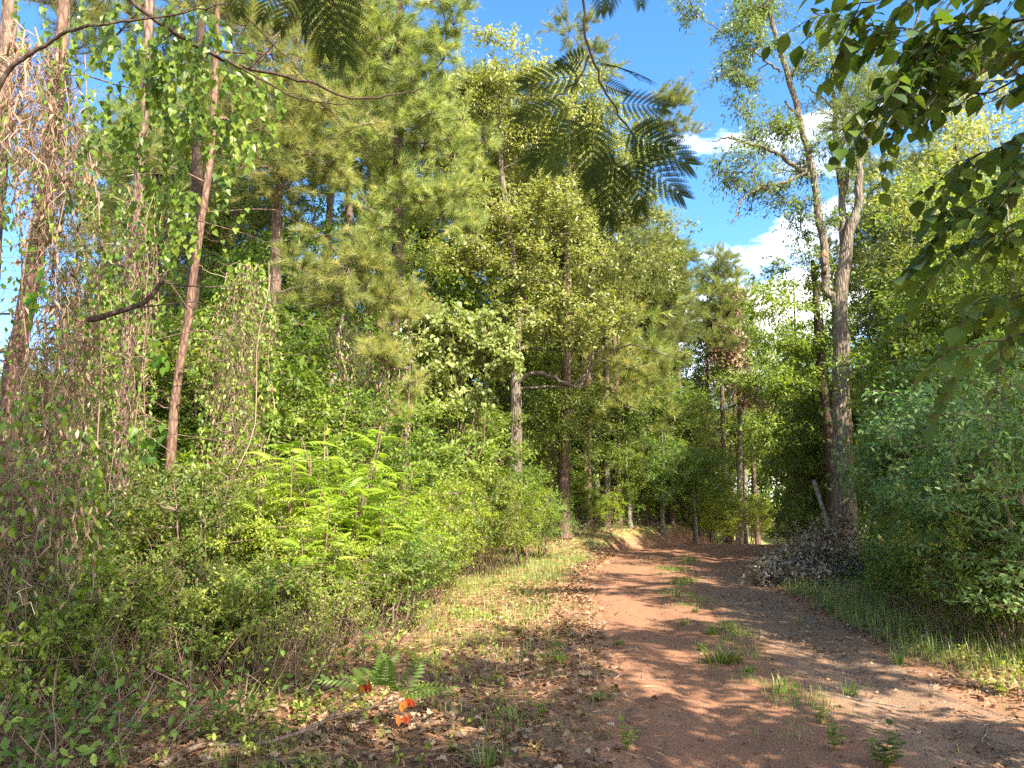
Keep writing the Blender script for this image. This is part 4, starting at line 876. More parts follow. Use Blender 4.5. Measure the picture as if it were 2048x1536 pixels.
S(sE, 450, 13.2, 1.7, 'tall leafy sapling right of the reddish pine')
S(sE, 30, 12.5, 1.3, 'leafy sapling behind the leaning vine covered pine')
S(sB, 1180, 33.0, 1.1, 'shrub on the bank between the first slender pines')
S(sF, 1285, 33.6, .8, 'yellow green shrub on top of the road bank')
S(sB, 1340, 35.5, 1.2, 'shrub among the slender pines on the bank')
S(sE, 1230, 35.0, 1.1, 'leafy sapling behind the bank in the middle')
S(sE, 1310, 37.5, 1.3, 'leafy sapling deep behind the bank')
S(sF, 1400, 36.6, 1.0, 'bright shrub at the right end of the bank')
S(sE, 1425, 39.0, 1.3, 'leafy sapling where the road bends away')
S(sB, 1470, 41.5, 1.4, 'shrub beside the far grassy lane')
S(sF, 1498, 45, 1.4, 'bright shrub at the far end of the lane')
S(sB, 1090, 27.5, .9, 'low leafy shrub left of the foot of the tall bank pine')
S(sE, 1155, 30.5, .8, 'leafy sapling just right of the foot of the tall bank pine')
S(sF, 1215, 31.2, .7, 'yellow green bush on the bank before the slender pines')
S(sB, 1255, 32.6, .7, 'low shrub on the bank right of the yellow green bush')
S(sE, 1320, 34.2, .75, 'leafy sapling on the bank near its right end')
S(sE, 1400, 38.5, .9, 'leafy sapling closing the view past the right end of the bank')
S(sF, 1440, 40.5, .9, 'yellow green bush past the right end of the bank')
S(sB, 1590, 24.5, .8, 'shrub behind the left half of the brush pile')
S(sE, 1110, 31.5, 1.2, 'sapling left of the tall bank pine')
S(sE, 1165, 35.5, 1.4, 'sapling right behind the tall bank pine')
S(sF, 1385, 42.0, 1.6, 'wide bright shrub behind the slender pines')
S(sE, 1640, 25.5, 1.2, 'sapling just behind the brush pile')
# right side thicket
S(sD, 2010, 9.8, 1.0, 'big cool green shrub with flat leafy layers at the right edge')
S(sD, 1950, 12.0, 1.08, 'tall cool green shrub with layered sprays right of the oak')
S(sD, 1868, 15.0, .95, 'cool green shrub with layered sprays nearest the oak trunk')
S(sD, 2120, 8.6, .9, 'cool green shrub partly cut by the right edge')
S(sE, 1990, 13.5, 1.5, 'tall green shrub behind the layered right shrubs')
S(sE, 1900, 17.5, 1.3, 'tall green shrub behind the shrub nearest the oak')
S(sE, 1790, 23, 1.1, 'green shrub close behind the oak trunk')
S(sE, 2080, 11.2, 1.35, 'high green shrub over the right edge')
S(sC, 1780, 13.4, .8, 'low leafy shrub at the foot of the layered shrubs')
S(sC, 1850, 11.6, .85, 'low shrub along the right grass strip')
S(sC, 1930, 10.2, .8, 'low shrub by the tall right grass')
S(sC, 2020, 9.0, .85, 'low shrub at the right edge above the leaf litter')
S(sA, 1770, 16, .6, 'small shrub right of the brush pile')
S(sA, 1900, 10.9, .9, 'twiggy shrub between low right shrubs')
S(sC, 1800, 12.6, .6, 'smallest low shrub on the right verge')
S(sB, 1960, 11.3, .9, 'leafy shrub in the middle of the right thicket')

S(sE, 1935, 10.7, .75, 'green shrub wedged between the cool green ones')
S(sB, 1995, 9.3, .85, 'small leaved shrub before the big cool green one')
S(sF, 1870, 13.2, .7, 'yellow green bush between the layered right shrubs')
S(sA, 1960, 9.4, .8, 'twiggy shrub at the foot of the big cool green one')
S(sA, 1830, 12.0, .75, 'twiggy shrub by the smallest low shrub on the right')

# vine covered dome
_r = np.random.default_rng(120)
dm = inell([E(930, 670, 17, 95, 55, .9), E(850, 650, 17.3, 60, 50, .7), E(1000, 710, 16.8, 30, 60, .6), E(880, 760, 17, 110, 80, .8), E(800, 700, 16.4, 60, 40, .5)], 160, _r, .45)
base = foot(900, 17.4); dome = thing('vine_dome', 'pale heart leaved vine mounded over a small tree in the middle', 'vine', base)
st = np.array([base+(q-base)*np.linspace(0, 1, 6)[:, None]+_r.standard_normal((6, 3))*.08*np.sin(np.linspace(0, 3.1, 6))[:, None] for q in dm[::6]])
obj('stems', mesh('stems', [tubes(st, np.tile(np.linspace(.02, .006, 6), (len(st), 1)), 4)], [M['twig']]), dome, base)
tw = twigs(dm, None, np.full(160, .34), 6, _r, .7, .3)
obj('leaves', mesh('leaves', [tubes(tw, np.full((len(tw), 4), .003), 3), leaves(tw, 11, .095, HEART, _r, 1, sp=.05, drp=.9, upr=.3, vm=.4)], [M['twig'], M['pale']]), dome, base)

# ------------------------------------------------------------ woods behind: prototypes in local space
def rel(pts): return [A(*p) for p in pts]
ZERO = lambda h: [(0, 0, 0), (.05, 0, h*.3), (-.1, .08, h*.6), (0, 0, h)]
def bproto(seed, h, w, mat, lab, lean=.0, leafs=.15, lo=.25, n=90):
    r = np.random.default_rng(seed); t = [(0, 0, -.1), (lean*h*.3+.1, .05, h*.35), (lean*h*.6-.1, .1, h*.65), (lean*h, 0, h*.96)]
    return broadtree('hardwood_tree', lab, 'tree', rel(t), [.15, .12, .08, .02], [(A(lean*h*.7, 0, h*(.5+lo*.5)), A(w, w, h*(.5-lo*.5))), (A(w*.5, 0, h*.5), A(w*.7, w*.7, h*.2)), (A(-w*.4, w*.3, h*.72), A(w*.7, w*.7, h*.2))],
                     n, .8, 7, 20, leafs, mat, M['grey_bark'], seed, tmin=.2, flat=.5, group='hardwoods behind the road')
def pproto(seed, h, w, n=60, lo=.6, mat='pine_far'):
    return pinetree('pine_tree', 'p', rel([(0, 0, -.1), (.08, 0, h*.3), (-.05, .1, h*.65), (0, 0, h*.98)]), [.16, .14, .10, .03],
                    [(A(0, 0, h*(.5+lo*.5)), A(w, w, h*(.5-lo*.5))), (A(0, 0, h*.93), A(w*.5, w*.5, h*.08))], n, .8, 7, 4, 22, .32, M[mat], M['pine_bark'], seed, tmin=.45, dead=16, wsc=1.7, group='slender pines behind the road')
protos = {'b1': bproto(201, 12, 2.8, M['green'], ''), 'b2': bproto(202, 14.5, 3.2, M['pale'], '', .06), 'b3': bproto(203, 9, 2.2, M['green'], '', -.05, .13, .12),
          'b4': bproto(204, 6.5, 2.0, M['shrub'], '', .1, .12, .10, 70), 'p1': pproto(211, 17, 2.2), 'p2': pproto(212, 14, 1.9, 50, .5), 'p3': pproto(213, 8, 1.6, 50, .25, 'pine')}
first = {k: True for k in protos}; PLACED = []
def T(k, x, Y, s=1.0, kind=None, loc=None):
    src = protos[k]; l = foot(x, Y) if loc is None else loc; rz = R3.random()*6.28; tl = (R3.uniform(-.03, .03), R3.uniform(-.03, .03))
    if first[k]: o = src; o.location = tuple(map(float, l)); o.rotation_euler = (tl[0], tl[1], rz); o.scale = (s, s, s); first[k] = False
    else: o = dup(src, l, rz, s, tilt=tl)
    PLACED.append((k, x, Y, o)); return o
for k, x, Y, s in (('p1', 1190, 33, .95), ('p1', 1238, 32, .9), ('p2', 1283, 36, 1.05), ('p2', 1322, 38, 1.1), ('p1', 1372, 41, .95), ('p2', 1345, 35, .95), ('p1', 1420, 44, .9), ('p1', 1490, 46, .85), ('p2', 1165, 38, 1.2), ('p2', 1100, 34, 1.3), ('p1', 1070, 38, 1.1),
                   ('p3', 1290, 33.5, 1.0), ('p3', 1400, 37, .8), ('p1', 1455, 42, .95), ('p1', 990, 32, 1.15), ('p1', 930, 30, 1.1), ('p2', 1040, 29, 1.2), ('p1', 690, 24, 1.1), ('p2', 740, 27, 1.2), ('p1', 610, 22, 1.0), ('p2', 860, 28, 1.25), ('p2', 480, 21, .95),
                   ('p1', 1515, 47, .9), ('p2', 1905, 26, 1.0)):
    T(k, x, Y, s)
for k, x, Y, s in (('b1', 1380, 50, 1.10), ('b2', 1460, 47, 1.05), ('b1', 1490, 51, 1.12), ('b2', 1330, 46, 1.15), ('b1', 1280, 42, 1.15), ('b3', 1340, 38.5, .95), ('b4', 1250, 34.5, 1.0), ('b4', 1380, 39, .9),
                   ('b1', 1620, 38, 1.15), ('b3', 1625, 34, .95), ('b1', 1200, 40, 1.25), ('b2', 1120, 41, 1.2), ('b3', 1150, 34.5, 1.0), ('b4', 1090, 28, 1.05), ('b1', 1000, 35, 1.3), ('b3', 1000, 28, 1.15), ('b1', 900, 29, 1.2), ('b3', 850, 24, 1.15), ('b3', 720, 21, 1.05), ('b4', 640, 17, 1.0), ('b1', 760, 27, 1.25),
                   ('b3', 540, 19, 1.0), ('b4', 420, 17, .95), ('b3', 640, 24, 1.15), ('b2', 1815, 29, .95), ('b2', 1905, 24, .85), ('b1', 2000, 22, .85), ('b3', 1925, 17.5, .8), ('b3', 1840, 22, .8), ('b3', 1940, 15.5, .95), ('b1', 2070, 16, .8), ('b3', 2050, 13.5, .8),
                   ('b4', 1780, 26, .9), ('b4', 1640, 27, .9), ('b2', 2000, 24, 1.0), ('b4', 1900, 16.5, .9), ('b3', 1680, 40, 1.2), ('b1', 1590, 52, 1.1), ('b4', 340, 20, 1.0), ('b4', 1612, 31, .75), ('b4', 1035, 25.5, .8)):
    T(k, x, Y, s)
for k, x, Y, s in (('p3', 1175, 31.5, 1.3), ('p3', 1262, 34.5, 1.5), ('p3', 1110, 36, 1.7), ('p3', 1215, 38, 1.7), ('b3', 1300, 35, .9), ('b4', 1200, 32.3, 1.0), ('b3', 1235, 37, 1.1), ('b4', 1330, 36, 1.1), ('p3', 300, 21, 1.5), ('p3', 410, 23, 1.7), ('p1', 250, 26, 1.0), ('p1', 350, 24, .95),
                   ('p2', 160, 25, 1.0), ('b3', 250, 22, 1.0), ('b3', 450, 20, 1.05), ('b2', 1860, 27, 1.0), ('b2', 1960, 26, 1.15), ('b2', 2070, 23, 1.1), ('b2', 1950, 22, .85), ('b2', 2010, 19, .8), ('p2', 1800, 30, 1.15), ('b2', 1775, 31, 1.0), ('b1', 2040, 21, .95), ('b4', 960, 26, 1.2), ('b4', 1262, 31.6, .62), ('b4', 1325, 32.8, .7), ('b4', 1392, 35, .75), ('b3', 1450, 46, 1.2), ('b4', 1640, 30, 1.0), ('b3', 1700, 26, .95)):
    T(k, x, Y, s)
ORD = ['first', 'second', 'third', 'fourth', 'fifth', 'sixth', 'seventh', 'eighth', 'ninth', 'tenth', 'eleventh', 'twelfth', 'thirteenth', 'fourteenth', 'fifteenth', 'sixteenth', 'seventeenth', 'eighteenth', 'nineteenth', 'twentieth', 'twenty first', 'twenty second']
KD = {'p1': ('slender tall pine', 'pines'), 'p2': ('medium dark needled pine', 'pines'), 'p3': ('young bushy pine', 'pines'), 'b1': ('rounded green hardwood', 'trees'), 'b2': ('pale green leaning hardwood', 'trees'), 'b3': ('smaller green hardwood', 'trees'), 'b4': ('short yellow green tree', 'trees')}
def region(x):
    return ('in the woods behind the left thicket' if x < 960 else 'in the woods behind the road bank' if x < 1570 else 'in the woods behind the forked oak')
from collections import defaultdict
rg = defaultdict(list)
for p in PLACED: rg[(p[0], region(p[1]))].append(p)
for (k, r_), L_ in rg.items():
    for i, p in enumerate(sorted(L_, key=lambda q: q[1])):
        p[3]['label'] = (f'{KD[k][0]}, {ORD[i]} from the left {r_}' if len(L_) > 1 else f'only {KD[k][0]} {r_}')
        p[3]['category'] = 'pine tree' if k[0] == 'p' else 'tree'; p[3]['group'] = ('slender pines ' if k[0] == 'p' else 'hardwoods ')+r_[3:]

# dead brown cluster hanging in the trees, brush pile beside the oak
_r = np.random.default_rng(140)
def deadcluster():
    c = inell([E(1445, 655, 43, 48, 40, 1.3), E(1462, 715, 42.7, 52, 55, 1.3), E(1500, 790, 42.5, 45, 50, .9), E(1470, 600, 43, 30, 40, .6)], 60, _r, .6); base = foot(1478, 44)
    root = thing('dead_vine_tree', 'snapped trunk hung with brown dead leaves behind the road', 'dead tree', base)
    woody(root, [base, P(1480, 800, 43.5), P(1478, 650, 43.5), P(1474, 545, 43.5), P(1470, 532, 43.5)], [.17, .15, .12, .11, .03], None, None, M['grey_bark'], _r, 10, base)
    tw = twigs(c, None, np.full(60, .8), 6, _r, .9, .5); pl = np.array([A(*P(1478, 650, 43.5))+(q-P(1478, 650, 43.5))*np.linspace(0, 1, 5)[:, None] for q in c])
    obj('dead_leaves', mesh('dead_leaves', [tubes(pl, np.tile(np.linspace(.02, .008, 5), (60, 1)), 3), tubes(tw, np.full((len(tw), 4), .006), 3), leaves(tw, 13, .22, CURL, _r, 1, drp=1.2, vs=.35)], [M['twig'], M['brush']]), root, base)
deadcluster()
def brushpile():
    base = foot(1620, 17.6); root = thing('brush_pile', 'pile of cut branches with dry curled leaves beside the oak trunk', 'brush pile', base)
    cl = inell([E(1575, 1110, 17.2, 60, 38, .9), E(1640, 1110, 17.6, 70, 45, .9), E(1700, 1135, 16.6, 50, 28, .7), E(1520, 1130, 16.4, 50, 26, .7), E(1490, 1120, 17.5, 30, 20, .5), E(1600, 1080, 17.5, 50, 30, .6), E(1640, 1050, 18.2, 30, 50, .4), E(1760, 1165, 15.5, 50, 16, .6), E(1480, 1150, 16, 30, 10, .4), E(1590, 1150, 16, 80, 18, .6)], 185, _r, .5)
    cl[:, 0] += .42; cl[:, 2] = np.maximum(cl[:, 2]-.12, H(cl[:, 0], cl[:, 1])+.05)
    B = np.array([base+A(_r.uniform(-.6, .9), _r.uniform(-.6, .6), .1+.1*_r.random()) for q in cl]); t = np.linspace(0, 1, 6)[:, None]
    pl = np.array([b+(q-b)*t+A(0, 0, .3)*np.sin(t*3.1)*_r.random()+_r.standard_normal((6, 3))*.03 for b, q in zip(B, cl)])
    pl[..., 2] = np.maximum(pl[..., 2], H(pl[..., 0], pl[..., 1])+.01)
    tw = twigs(cl, None, np.full(len(cl), .38), 4, _r, .9, .1)
    BRUSH = [tubes(pl, np.tile(np.linspace(.02, .006, 6), (len(pl), 1)), 5, .5, 0, .08, _r)]
    e = cl[_r.integers(0, len(cl), 46)]; dv = unit(46, _r)*A(1, 1, .35)+A(-.35, -.2, .35); ln = _r.uniform(.5, 1.3, 46); tt = np.linspace(0, 1, 7)
    lg = e[:, None]+nrm(dv)[:, None]*(ln[:, None]*(tt-.35))[..., None]+np.cumsum(_r.standard_normal((46, 7, 3))*.022, axis=1); lg[..., 2] = np.maximum(lg[..., 2], H(lg[..., 0], lg[..., 1])+.02)
    obj('branches', mesh('branches', BRUSH+[tubes(lg, _r.uniform(.006, .022, (46, 1))*np.linspace(1, .35, 7)[None], 5, .5, 0, .08, _r)], [M['grey_bark']]), root, base, sm=True)
    obj('dry_leaves', mesh('dry_leaves', [tubes(tw, np.full((len(tw), 4), .004), 3), leaves(tw, 9, .095, CURL, _r, 1, drp=.3, vm=.45, vs=.35)], [M['grey_bark'], M['brush']]), root, base)
    l = thing('fallen_limb', 'grey broken limb leaning upright out of the brush pile', 'branch', P(1655, 1100, 17.4))
    obj('limb', mesh('limb', [tube([P(1658, 1130, 17.4), P(1650, 1090, 17.5), P(1655, 1050, 17.6), P(1640, 1000, 17.8), P(1627, 962, 18)], [.05, .05, .045, .05, .045], 8, sub=4, rng=_r, rough=.06)], [M['grey_bark']]), l, np.array(l.location), sm=True)
    obj('side_twig', mesh('side_twig', [tube([P(1652, 1075, 17.5), P(1640, 1050, 17.3), P(1632, 1035, 17.2)], [.02, .015, .008], 5)], [M['grey_bark']]), l, np.array(l.location))
brushpile()

# ------------------------------------------------------------ foreground: fallen branch, red leaved sumac sprout, weeds, tufts
_r = np.random.default_rng(150)
FB = [G(310, 1545)+A(0, 0, .01), P(400, 1524, 5.15), P(500, 1502, 5.25), P(590, 1468, 5.35), P(650, 1442, 5.45), P(720, 1422, 5.55), P(805, 1394, 5.65)]
for p in FB: p[2] = max(p[2], float(H(p[0], p[1]))+.02)
fb = thing('sumac_sprout', 'leaning bare stem ending in green and red sumac leaflets at bottom', 'sumac sprout', FB[0])
obj('stem', mesh('stem', [tube(FB, [.019, .017, .015, .013, .011, .009, .006], 7, sub=4, rng=_r, rough=.06), tube([FB[4], P(700, 1402, 5.5), P(745, 1380, 5.55)], [.008, .006, .004], 6, sub=3)], [M['twig']]), fb, FB[0], sm=True)
ends = [P(745, 1380, 5.55), P(805, 1394, 5.65), P(770, 1382, 5.6)]
pp, dd = [], []
for e, ds in ((ends[0], ((-1, -.2, .25), (.3, .6, .5), (-.5, .8, .3))), (ends[1], ((1, .2, .15), (.3, .5, .6), (.8, -.5, .2), (-.2, -.8, .5))), (ends[2], ((.1, -.5, .7), (-.2, .6, .5)))):
    for d in ds: pp.append(e); dd.append(A(*d))
pp, dd = np.array(pp), np.array(dd)
obj('green_fronds', mesh('green_fronds', [scatter(FROND, pp, dd+A(0, 0, .25), A(0, -.5, 1)+.1*unit(len(pp), _r), .33, .4)], [M['shrub']]), fb, FB[0])
for a, n in (((718, 1372), 4), ((803, 1402), 4), ((797, 1432), 3)):
    q = P(a[0], a[1], 5.5); pos = q+np.linspace(0, 1, n)[:, None]*A(.07, .0, .025)+.008*unit(n, _r)
    obj('red_leaflets', mesh('red_leaflets', [scatter(OVAL, pos, A(.1, 0, -1)+.15*unit(n, _r), A(0, -1, .1)+.5*unit(n, _r), .055+.03*_r.random(n), _r.random(n)), tube([ends[0] if a[0] < 760 else ends[1], q, pos[-1]], [.002, .0015, .001], 4)], [M['red']]), fb, FB[0])

def tuft(name, label, seed, n, h, w, mat, lean=.5, wd=.006, cat='grass tuft'):
    rng = np.random.default_rng(seed); a = rng.random(n)*6.28; b = np.stack([np.cos(a), np.sin(a), 0*a], 1)*(w*.35*rng.random(n)**.7)[:, None]
    d = np.stack([np.cos(a), np.sin(a), 0*a], 1)+.5*unit(n, rng)*A(1, 1, 0); hh = h*(.45+.6*rng.random(n)); t = np.linspace(0, 1, 5)
    C = b[:, None]+d[:, None]*(lean*w*t**1.8)[None, :, None]*rng.random(n)[:, None, None]; C[..., 2] = hh[:, None]*(t-.22*t**3)[None]-.01
    sd = nrm(np.cross(d, A(0, 0, 1))); wt = wd*A(1, .95, .75, .45, .02)
    Lf = C-sd[:, None]*wt[None, :, None]; Rt = C+sd[:, None]*wt[None, :, None]; V = np.stack([Lf, Rt], 2).reshape(-1, 3)
    i = (np.arange(n)*10)[:, None]+np.arange(0, 8, 2)[None]; Fc = np.stack([i, i+1, i+3, i+2], -1).reshape(-1, 4)
    o = obj(name, mesh(name, [(V, Fc, np.repeat(np.clip(.45+.25*rng.standard_normal(n), 0, 1), 10))], [mat])); props(o, label, cat); return o
def weed(seed, h, n, size, mat, tmpl=OVAL):
    rng = np.random.default_rng(seed); root = thing('weed', 'w', 'weed', (0, 0, 0)); g = []; p, d = [], []
    for k in range(n):
        an = k*2.3; e = A(math.cos(an)*h*.3, math.sin(an)*h*.3, h*(.7+.3*rng.random())); pl = np.linspace(0, 1, 6)[:, None]*e+rng.standard_normal((6, 3))*.008; pl[0] = 0
        g.append(tubes(pl[None], np.linspace(.0028, .0012, 6)[None], 4))
        for i in range(9): p.append(pl[1+i//2]if i < 8 else pl[5]); d.append(A(math.cos(i*2.4+an), math.sin(i*2.4+an), .35))
    obj('stems', mesh('stems', g, [M['green']]), root); p = np.array(p); nn_ = len(p)
    obj('leaves', mesh('leaves', [scatter(tmpl, p, np.array(d)+.2*unit(nn_, rng), A(0, 0, 1)+.2*unit(nn_, rng), size*(.6+.6*rng.random(nn_)), rng.random(nn_))], [mat]), root); return root
tA = tuft('grass_tuft', 't', 160, 120, .17, .26, M['grass']); tB = tuft('grass_tuft', 't', 161, 34, .16, .20, M['grass'], .9, .005); tC = tuft('grass_tuft', 't', 162, 26, .42, .5, M['grass'], 1.0, .006)
wA = weed(165, .22, 5, .06, M['shrub']); wB = weed(166, .14, 4, .045, M['green']); wC = weed(167, .5, 5, .075, M['green'])
usedt = set()
def U(src, x, y, s, label, group=None):
    g = G(x, y); rz = R3.random()*6.28
    if id(src) not in usedt: src.location = tuple(map(float, g)); src.rotation_euler[2] = rz; src.scale = (s, s, s) if np.ndim(s) == 0 else s; usedt.add(id(src)); o = src
    else: o = dup(src, g, rz, s)
    o['label'] = label
    if group: o['group'] = group
U(tA, 1445, 1325, (2.0, 1.5, 1.15), 'largest grass tuft on the strip between the wheel tracks')
U(tA, 1425, 1270, .8, 'grass clump just beyond the largest tuft on the strip')
U(tB, 1560, 1385, 1.2, 'sparse upright grass tuft nearer the camera on the road strip')
U(tB, 1350, 1195, 1.3, 'low grass patch far up the middle of the road')
U(tB, 1345, 1170, 1.3, 'farthest thin grass patch on the road strip')
U(tA, 1390, 1225, .55, 'small round grass tuft midway up the strip')
U(tA, 1120, 1325, .9, 'grass tuft on the left road margin among dry leaves')
U(tB, 1030, 1445, 1.1, 'yellowish grass tuft by the leaf litter near the bottom')
U(tB, 970, 1540, 1.2, 'thin grass blades at the bottom edge left of the road')
U(tB, 1110, 1300, 1.2, 'thin tuft beside the left road margin tuft')
U(tC, 540, 1340, 1.0, 'long arching grass clump in the left thicket edge')
U(tC, 480, 1450, .9, 'long thin grass arching beside the leaning stem')
U(tC, 1600, 1250, .45, 'short tuft on the right road edge')
U(tC, 1850, 1270, .9, 'tall grass tuft at the right verge')
U(tC, 1745, 1240, .8, 'tall grass tuft left of the right verge shrubs')
U(tC, 2030, 1330, .8, 'tall grass at the right frame edge')
U(tB, 1800, 1330, 1.3, 'low grass on the litter at the right verge')
U(tC, 900, 1210, .8, 'grass clump at the corner of the left verge')
U(tA, 1405, 1300, .6, 'small grass clump touching the left side of the largest tuft')
U(tA, 1500, 1345, .55, 'small grass clump at the near side of the largest tuft')
U(tB, 1370, 1250, 1.1, 'thin grass sprout between the clumps on the strip')
U(tA, 1200, 1400, .5, 'short grass clump at the left edge of the clay')
U(tA, 1240, 1290, .5, 'short grass clump where the left margin meets the clay')
U(tB, 1700, 1390, 1.0, 'thin grass sprout in the litter between right track and verge')
U(tC, 1160, 1240, .4, 'short upright tuft on the left margin farther up')
U(wA, 1670, 1500, .9, 'leafy weed in the gravel at the lower right')
U(wA, 1770, 1535, (1.7, 1.5, 1), 'spreading green weed at the bottom edge of the road')
U(wB, 1255, 1500, 1.2, 'small weed in the leaf litter beside the left track')
U(wB, 1080, 1440, 1.1, 'single seedling standing in dead leaves left of the road')
U(wA, 605, 1455, .9, 'weed with pale yellow leaves beside the leaning stem')
U(wB, 1640, 1445, .9, 'tiny weed on the road centre near the bottom')
U(wB, 2000, 1395, 1.2, 'little weed beside the right litter drift')
U(wC, 260, 1400, .9, 'tall weed with oval leaves in the bottom left thicket')
U(wC, 60, 1520, 1.0, 'dark leafy weed in the bottom left corner')
U(wC, 400, 1360, .8, 'slim weed with light leaves in front of the dark brush')
U(wC, 650, 1310, .7, 'weed at the edge of the thicket by the verge')
U(wC, 160, 1500, .9, 'broad leaved weed beside the corner weed')
U(wC, 760, 1340, .6, 'weed just above the red leaflets')

# ------------------------------------------------------------ ground cover (stuff)
def inside(x0, x1, y0, y1, n, rng): return rng.uniform(x0, x1, n), y0+(y1-y0)*rng.random(n)**1.35
def left_edge(y): return np.interp(y, [4, 6.5, 9, 11, 15, 20, 28], [-2.1, -1.5, -1.15, -1.15, -1.4, -1.1, .6])
def litter():
    rng = np.random.default_rng(170); n = 120000; x, y = inside(-9, 12, 3.2, 27, n, rng); d = x-rc(y); w = rw(y); e = np.abs(d)-w
    dens = .10+.9*sstep(-.35, .3, e); dens *= np.where((np.abs(d) < w), .30, 1); dens *= .35+.65*sstep(-.5, .5, wob(x, y, .8, 5)+.25); dens *= np.where(d < -w, 1, .8)
    dens = np.where(np.abs(d) < w-.25, np.where(d > .1, .14+.85*sstep(.3, 1.2, d)*(1-sstep(9, 16, y))*sstep(-.4, .5, wob(x, y, 1.1, 3)), .035), dens)
    dens = np.where(d < -w, dens*(1-.65*sstep(.9, 1.8, -(d+w))*sstep(7, 10, y)), dens); k = rng.random(n) < dens; x, y = x[k], y[k]; n = len(x); z = H(x, y)+.006+.022*rng.random(n)*(np.abs(x-rc(y)) > rw(y)-.1)
    u = A(0, 0, 1)+.55*unit(n, rng); ang = rng.random(n)*6.28; v = np.clip(.5+.28*rng.standard_normal(n), 0, 1)
    s = np.where(np.abs(x-rc(y)) < rw(y)-.3, rng.uniform(.018, .055, n), rng.uniform(.03, .085, n)); c = y < 9.5
    p = np.stack([x, y, z], 1); dr = np.stack([np.cos(ang), np.sin(ang), .25*rng.standard_normal(n)], 1)
    g = [scatter(DEAD, p[c], dr[c], u[c], s[c]*1.1, v[c]), scatter(CURL, p[~c], dr[~c], u[~c], s[~c]*1.1, v[~c])]
    props(obj('leaf_litter', mesh('leaf_litter', g, [M['litter']])), 'fallen brown leaves covering the verges', 'leaf litter', kind='stuff')
    n = 110000; x, y = inside(-6, 12, 3.2, 39, n, rng); d = np.abs(x-rc(y))-rw(y); k = rng.random(n) < .12+.88*sstep(-.1, .8, d)*sstep(-.6, .4, wob(x, y, 1.1, 9)); k &= d > -.3
    x, y = x[k], y[k]; n = len(x); a = rng.random(n)*6.28
    g = [scatter(NEED3, np.stack([x, y, H(x, y)+.01+.02*rng.random(n)], 1), np.stack([np.cos(a), np.sin(a), .15*rng.standard_normal(n)], 1), unit(n, rng), rng.uniform(.08, .2, n)*(1+y*.02), rng.random(n), 0, wsc=1.2+.08*y)]
    props(obj('pine_straw', mesh('pine_straw', g, [M['straw']])), 'reddish pine straw scattered over the verges', 'pine straw', kind='stuff')
    n = 26000; x, y = inside(-1, 7, 3.2, 22, n, rng); k = np.abs(x-rc(y)) < rw(y); x, y = x[k], y[k]; n = len(x)
    peb = (A((1, 0, 0), (0, 1, 0), (-1, .1, 0), (0, -1, 0), (.1, 0, .7), (0, 0, -.5)), np.array([(0, 1, 4), (1, 2, 4), (2, 3, 4), (3, 0, 4)]))
    a = rng.random(n)*6.28; g = [scatter(peb, np.stack([x, y, H(x, y)+.006], 1), np.stack([np.cos(a), np.sin(a), 0*a], 1), A(0, 0, 1)+.3*unit(n, rng), (.003+.014*rng.random(n)**5), rng.random(n))]
    props(obj('gravel', mesh('gravel', g, [M['litter']])), 'fine gravel loose on the clay road', 'gravel', kind='stuff')
litter()
def sticks():
    rng = np.random.default_rng(175); n = 520; x, y = inside(-4, 9, 4, 24, n, rng); k = (np.abs(x-rc(y)) > rw(y)-.5) | (rng.random(n) < .18); x, y = x[k], y[k]; n = len(x)
    a = rng.random(n)*6.28; l = rng.uniform(.08, .5, n); t = np.linspace(-.5, .5, 5); S_ = np.zeros((n, 5, 3)); S_[..., 0] = x[:, None]+np.cos(a)[:, None]*l[:, None]*t; S_[..., 1] = y[:, None]+np.sin(a)[:, None]*l[:, None]*t
    S_[..., :2] += rng.standard_normal((n, 5, 2))*.008; S_[..., 2] = H(S_[..., 0], S_[..., 1])+.012+.01*rng.random((n, 5))
    props(obj('twig_litter', mesh('twig_litter', [tubes(S_, rng.uniform(.0015, .006, (n, 1))*np.ones((1, 5)), 4)], [M['grey_bark']]), sm=True), 'broken twigs scattered on the verges and track', 'twigs', kind='stuff')
sticks()
def blades(x, y, h, wd, rng, v):
    n = len(x); a = rng.random(n)*6.28; d = np.stack([np.cos(a), np.sin(a), 0*a], 1); b = np.stack([x, y, H(x, y)-.01], 1); t = A(0, .5, 1)
    C = b[:, None]+d[:, None]*(h[:, None]*.55*rng.random(n)[:, None]*t**1.7)[..., None]; C[..., 2] += h[:, None]*(t-.15*t**3)
    sd = np.stack([-np.sin(a), np.cos(a), 0*a], 1)*wd[:, None]; V = np.stack([C[:, 0]-sd, C[:, 0]+sd, C[:, 1]+sd*.8, C[:, 1]-sd*.8, C[:, 2]], 1).reshape(-1, 3); i = (np.arange(n)*5)[:, None]
    return [(V, np.concatenate([i+0, i+1, i+2, i+3], 1), np.repeat(v, 5)), (V*1, np.concatenate([i+3, i+2, i+4], 1), np.repeat(v, 5))]
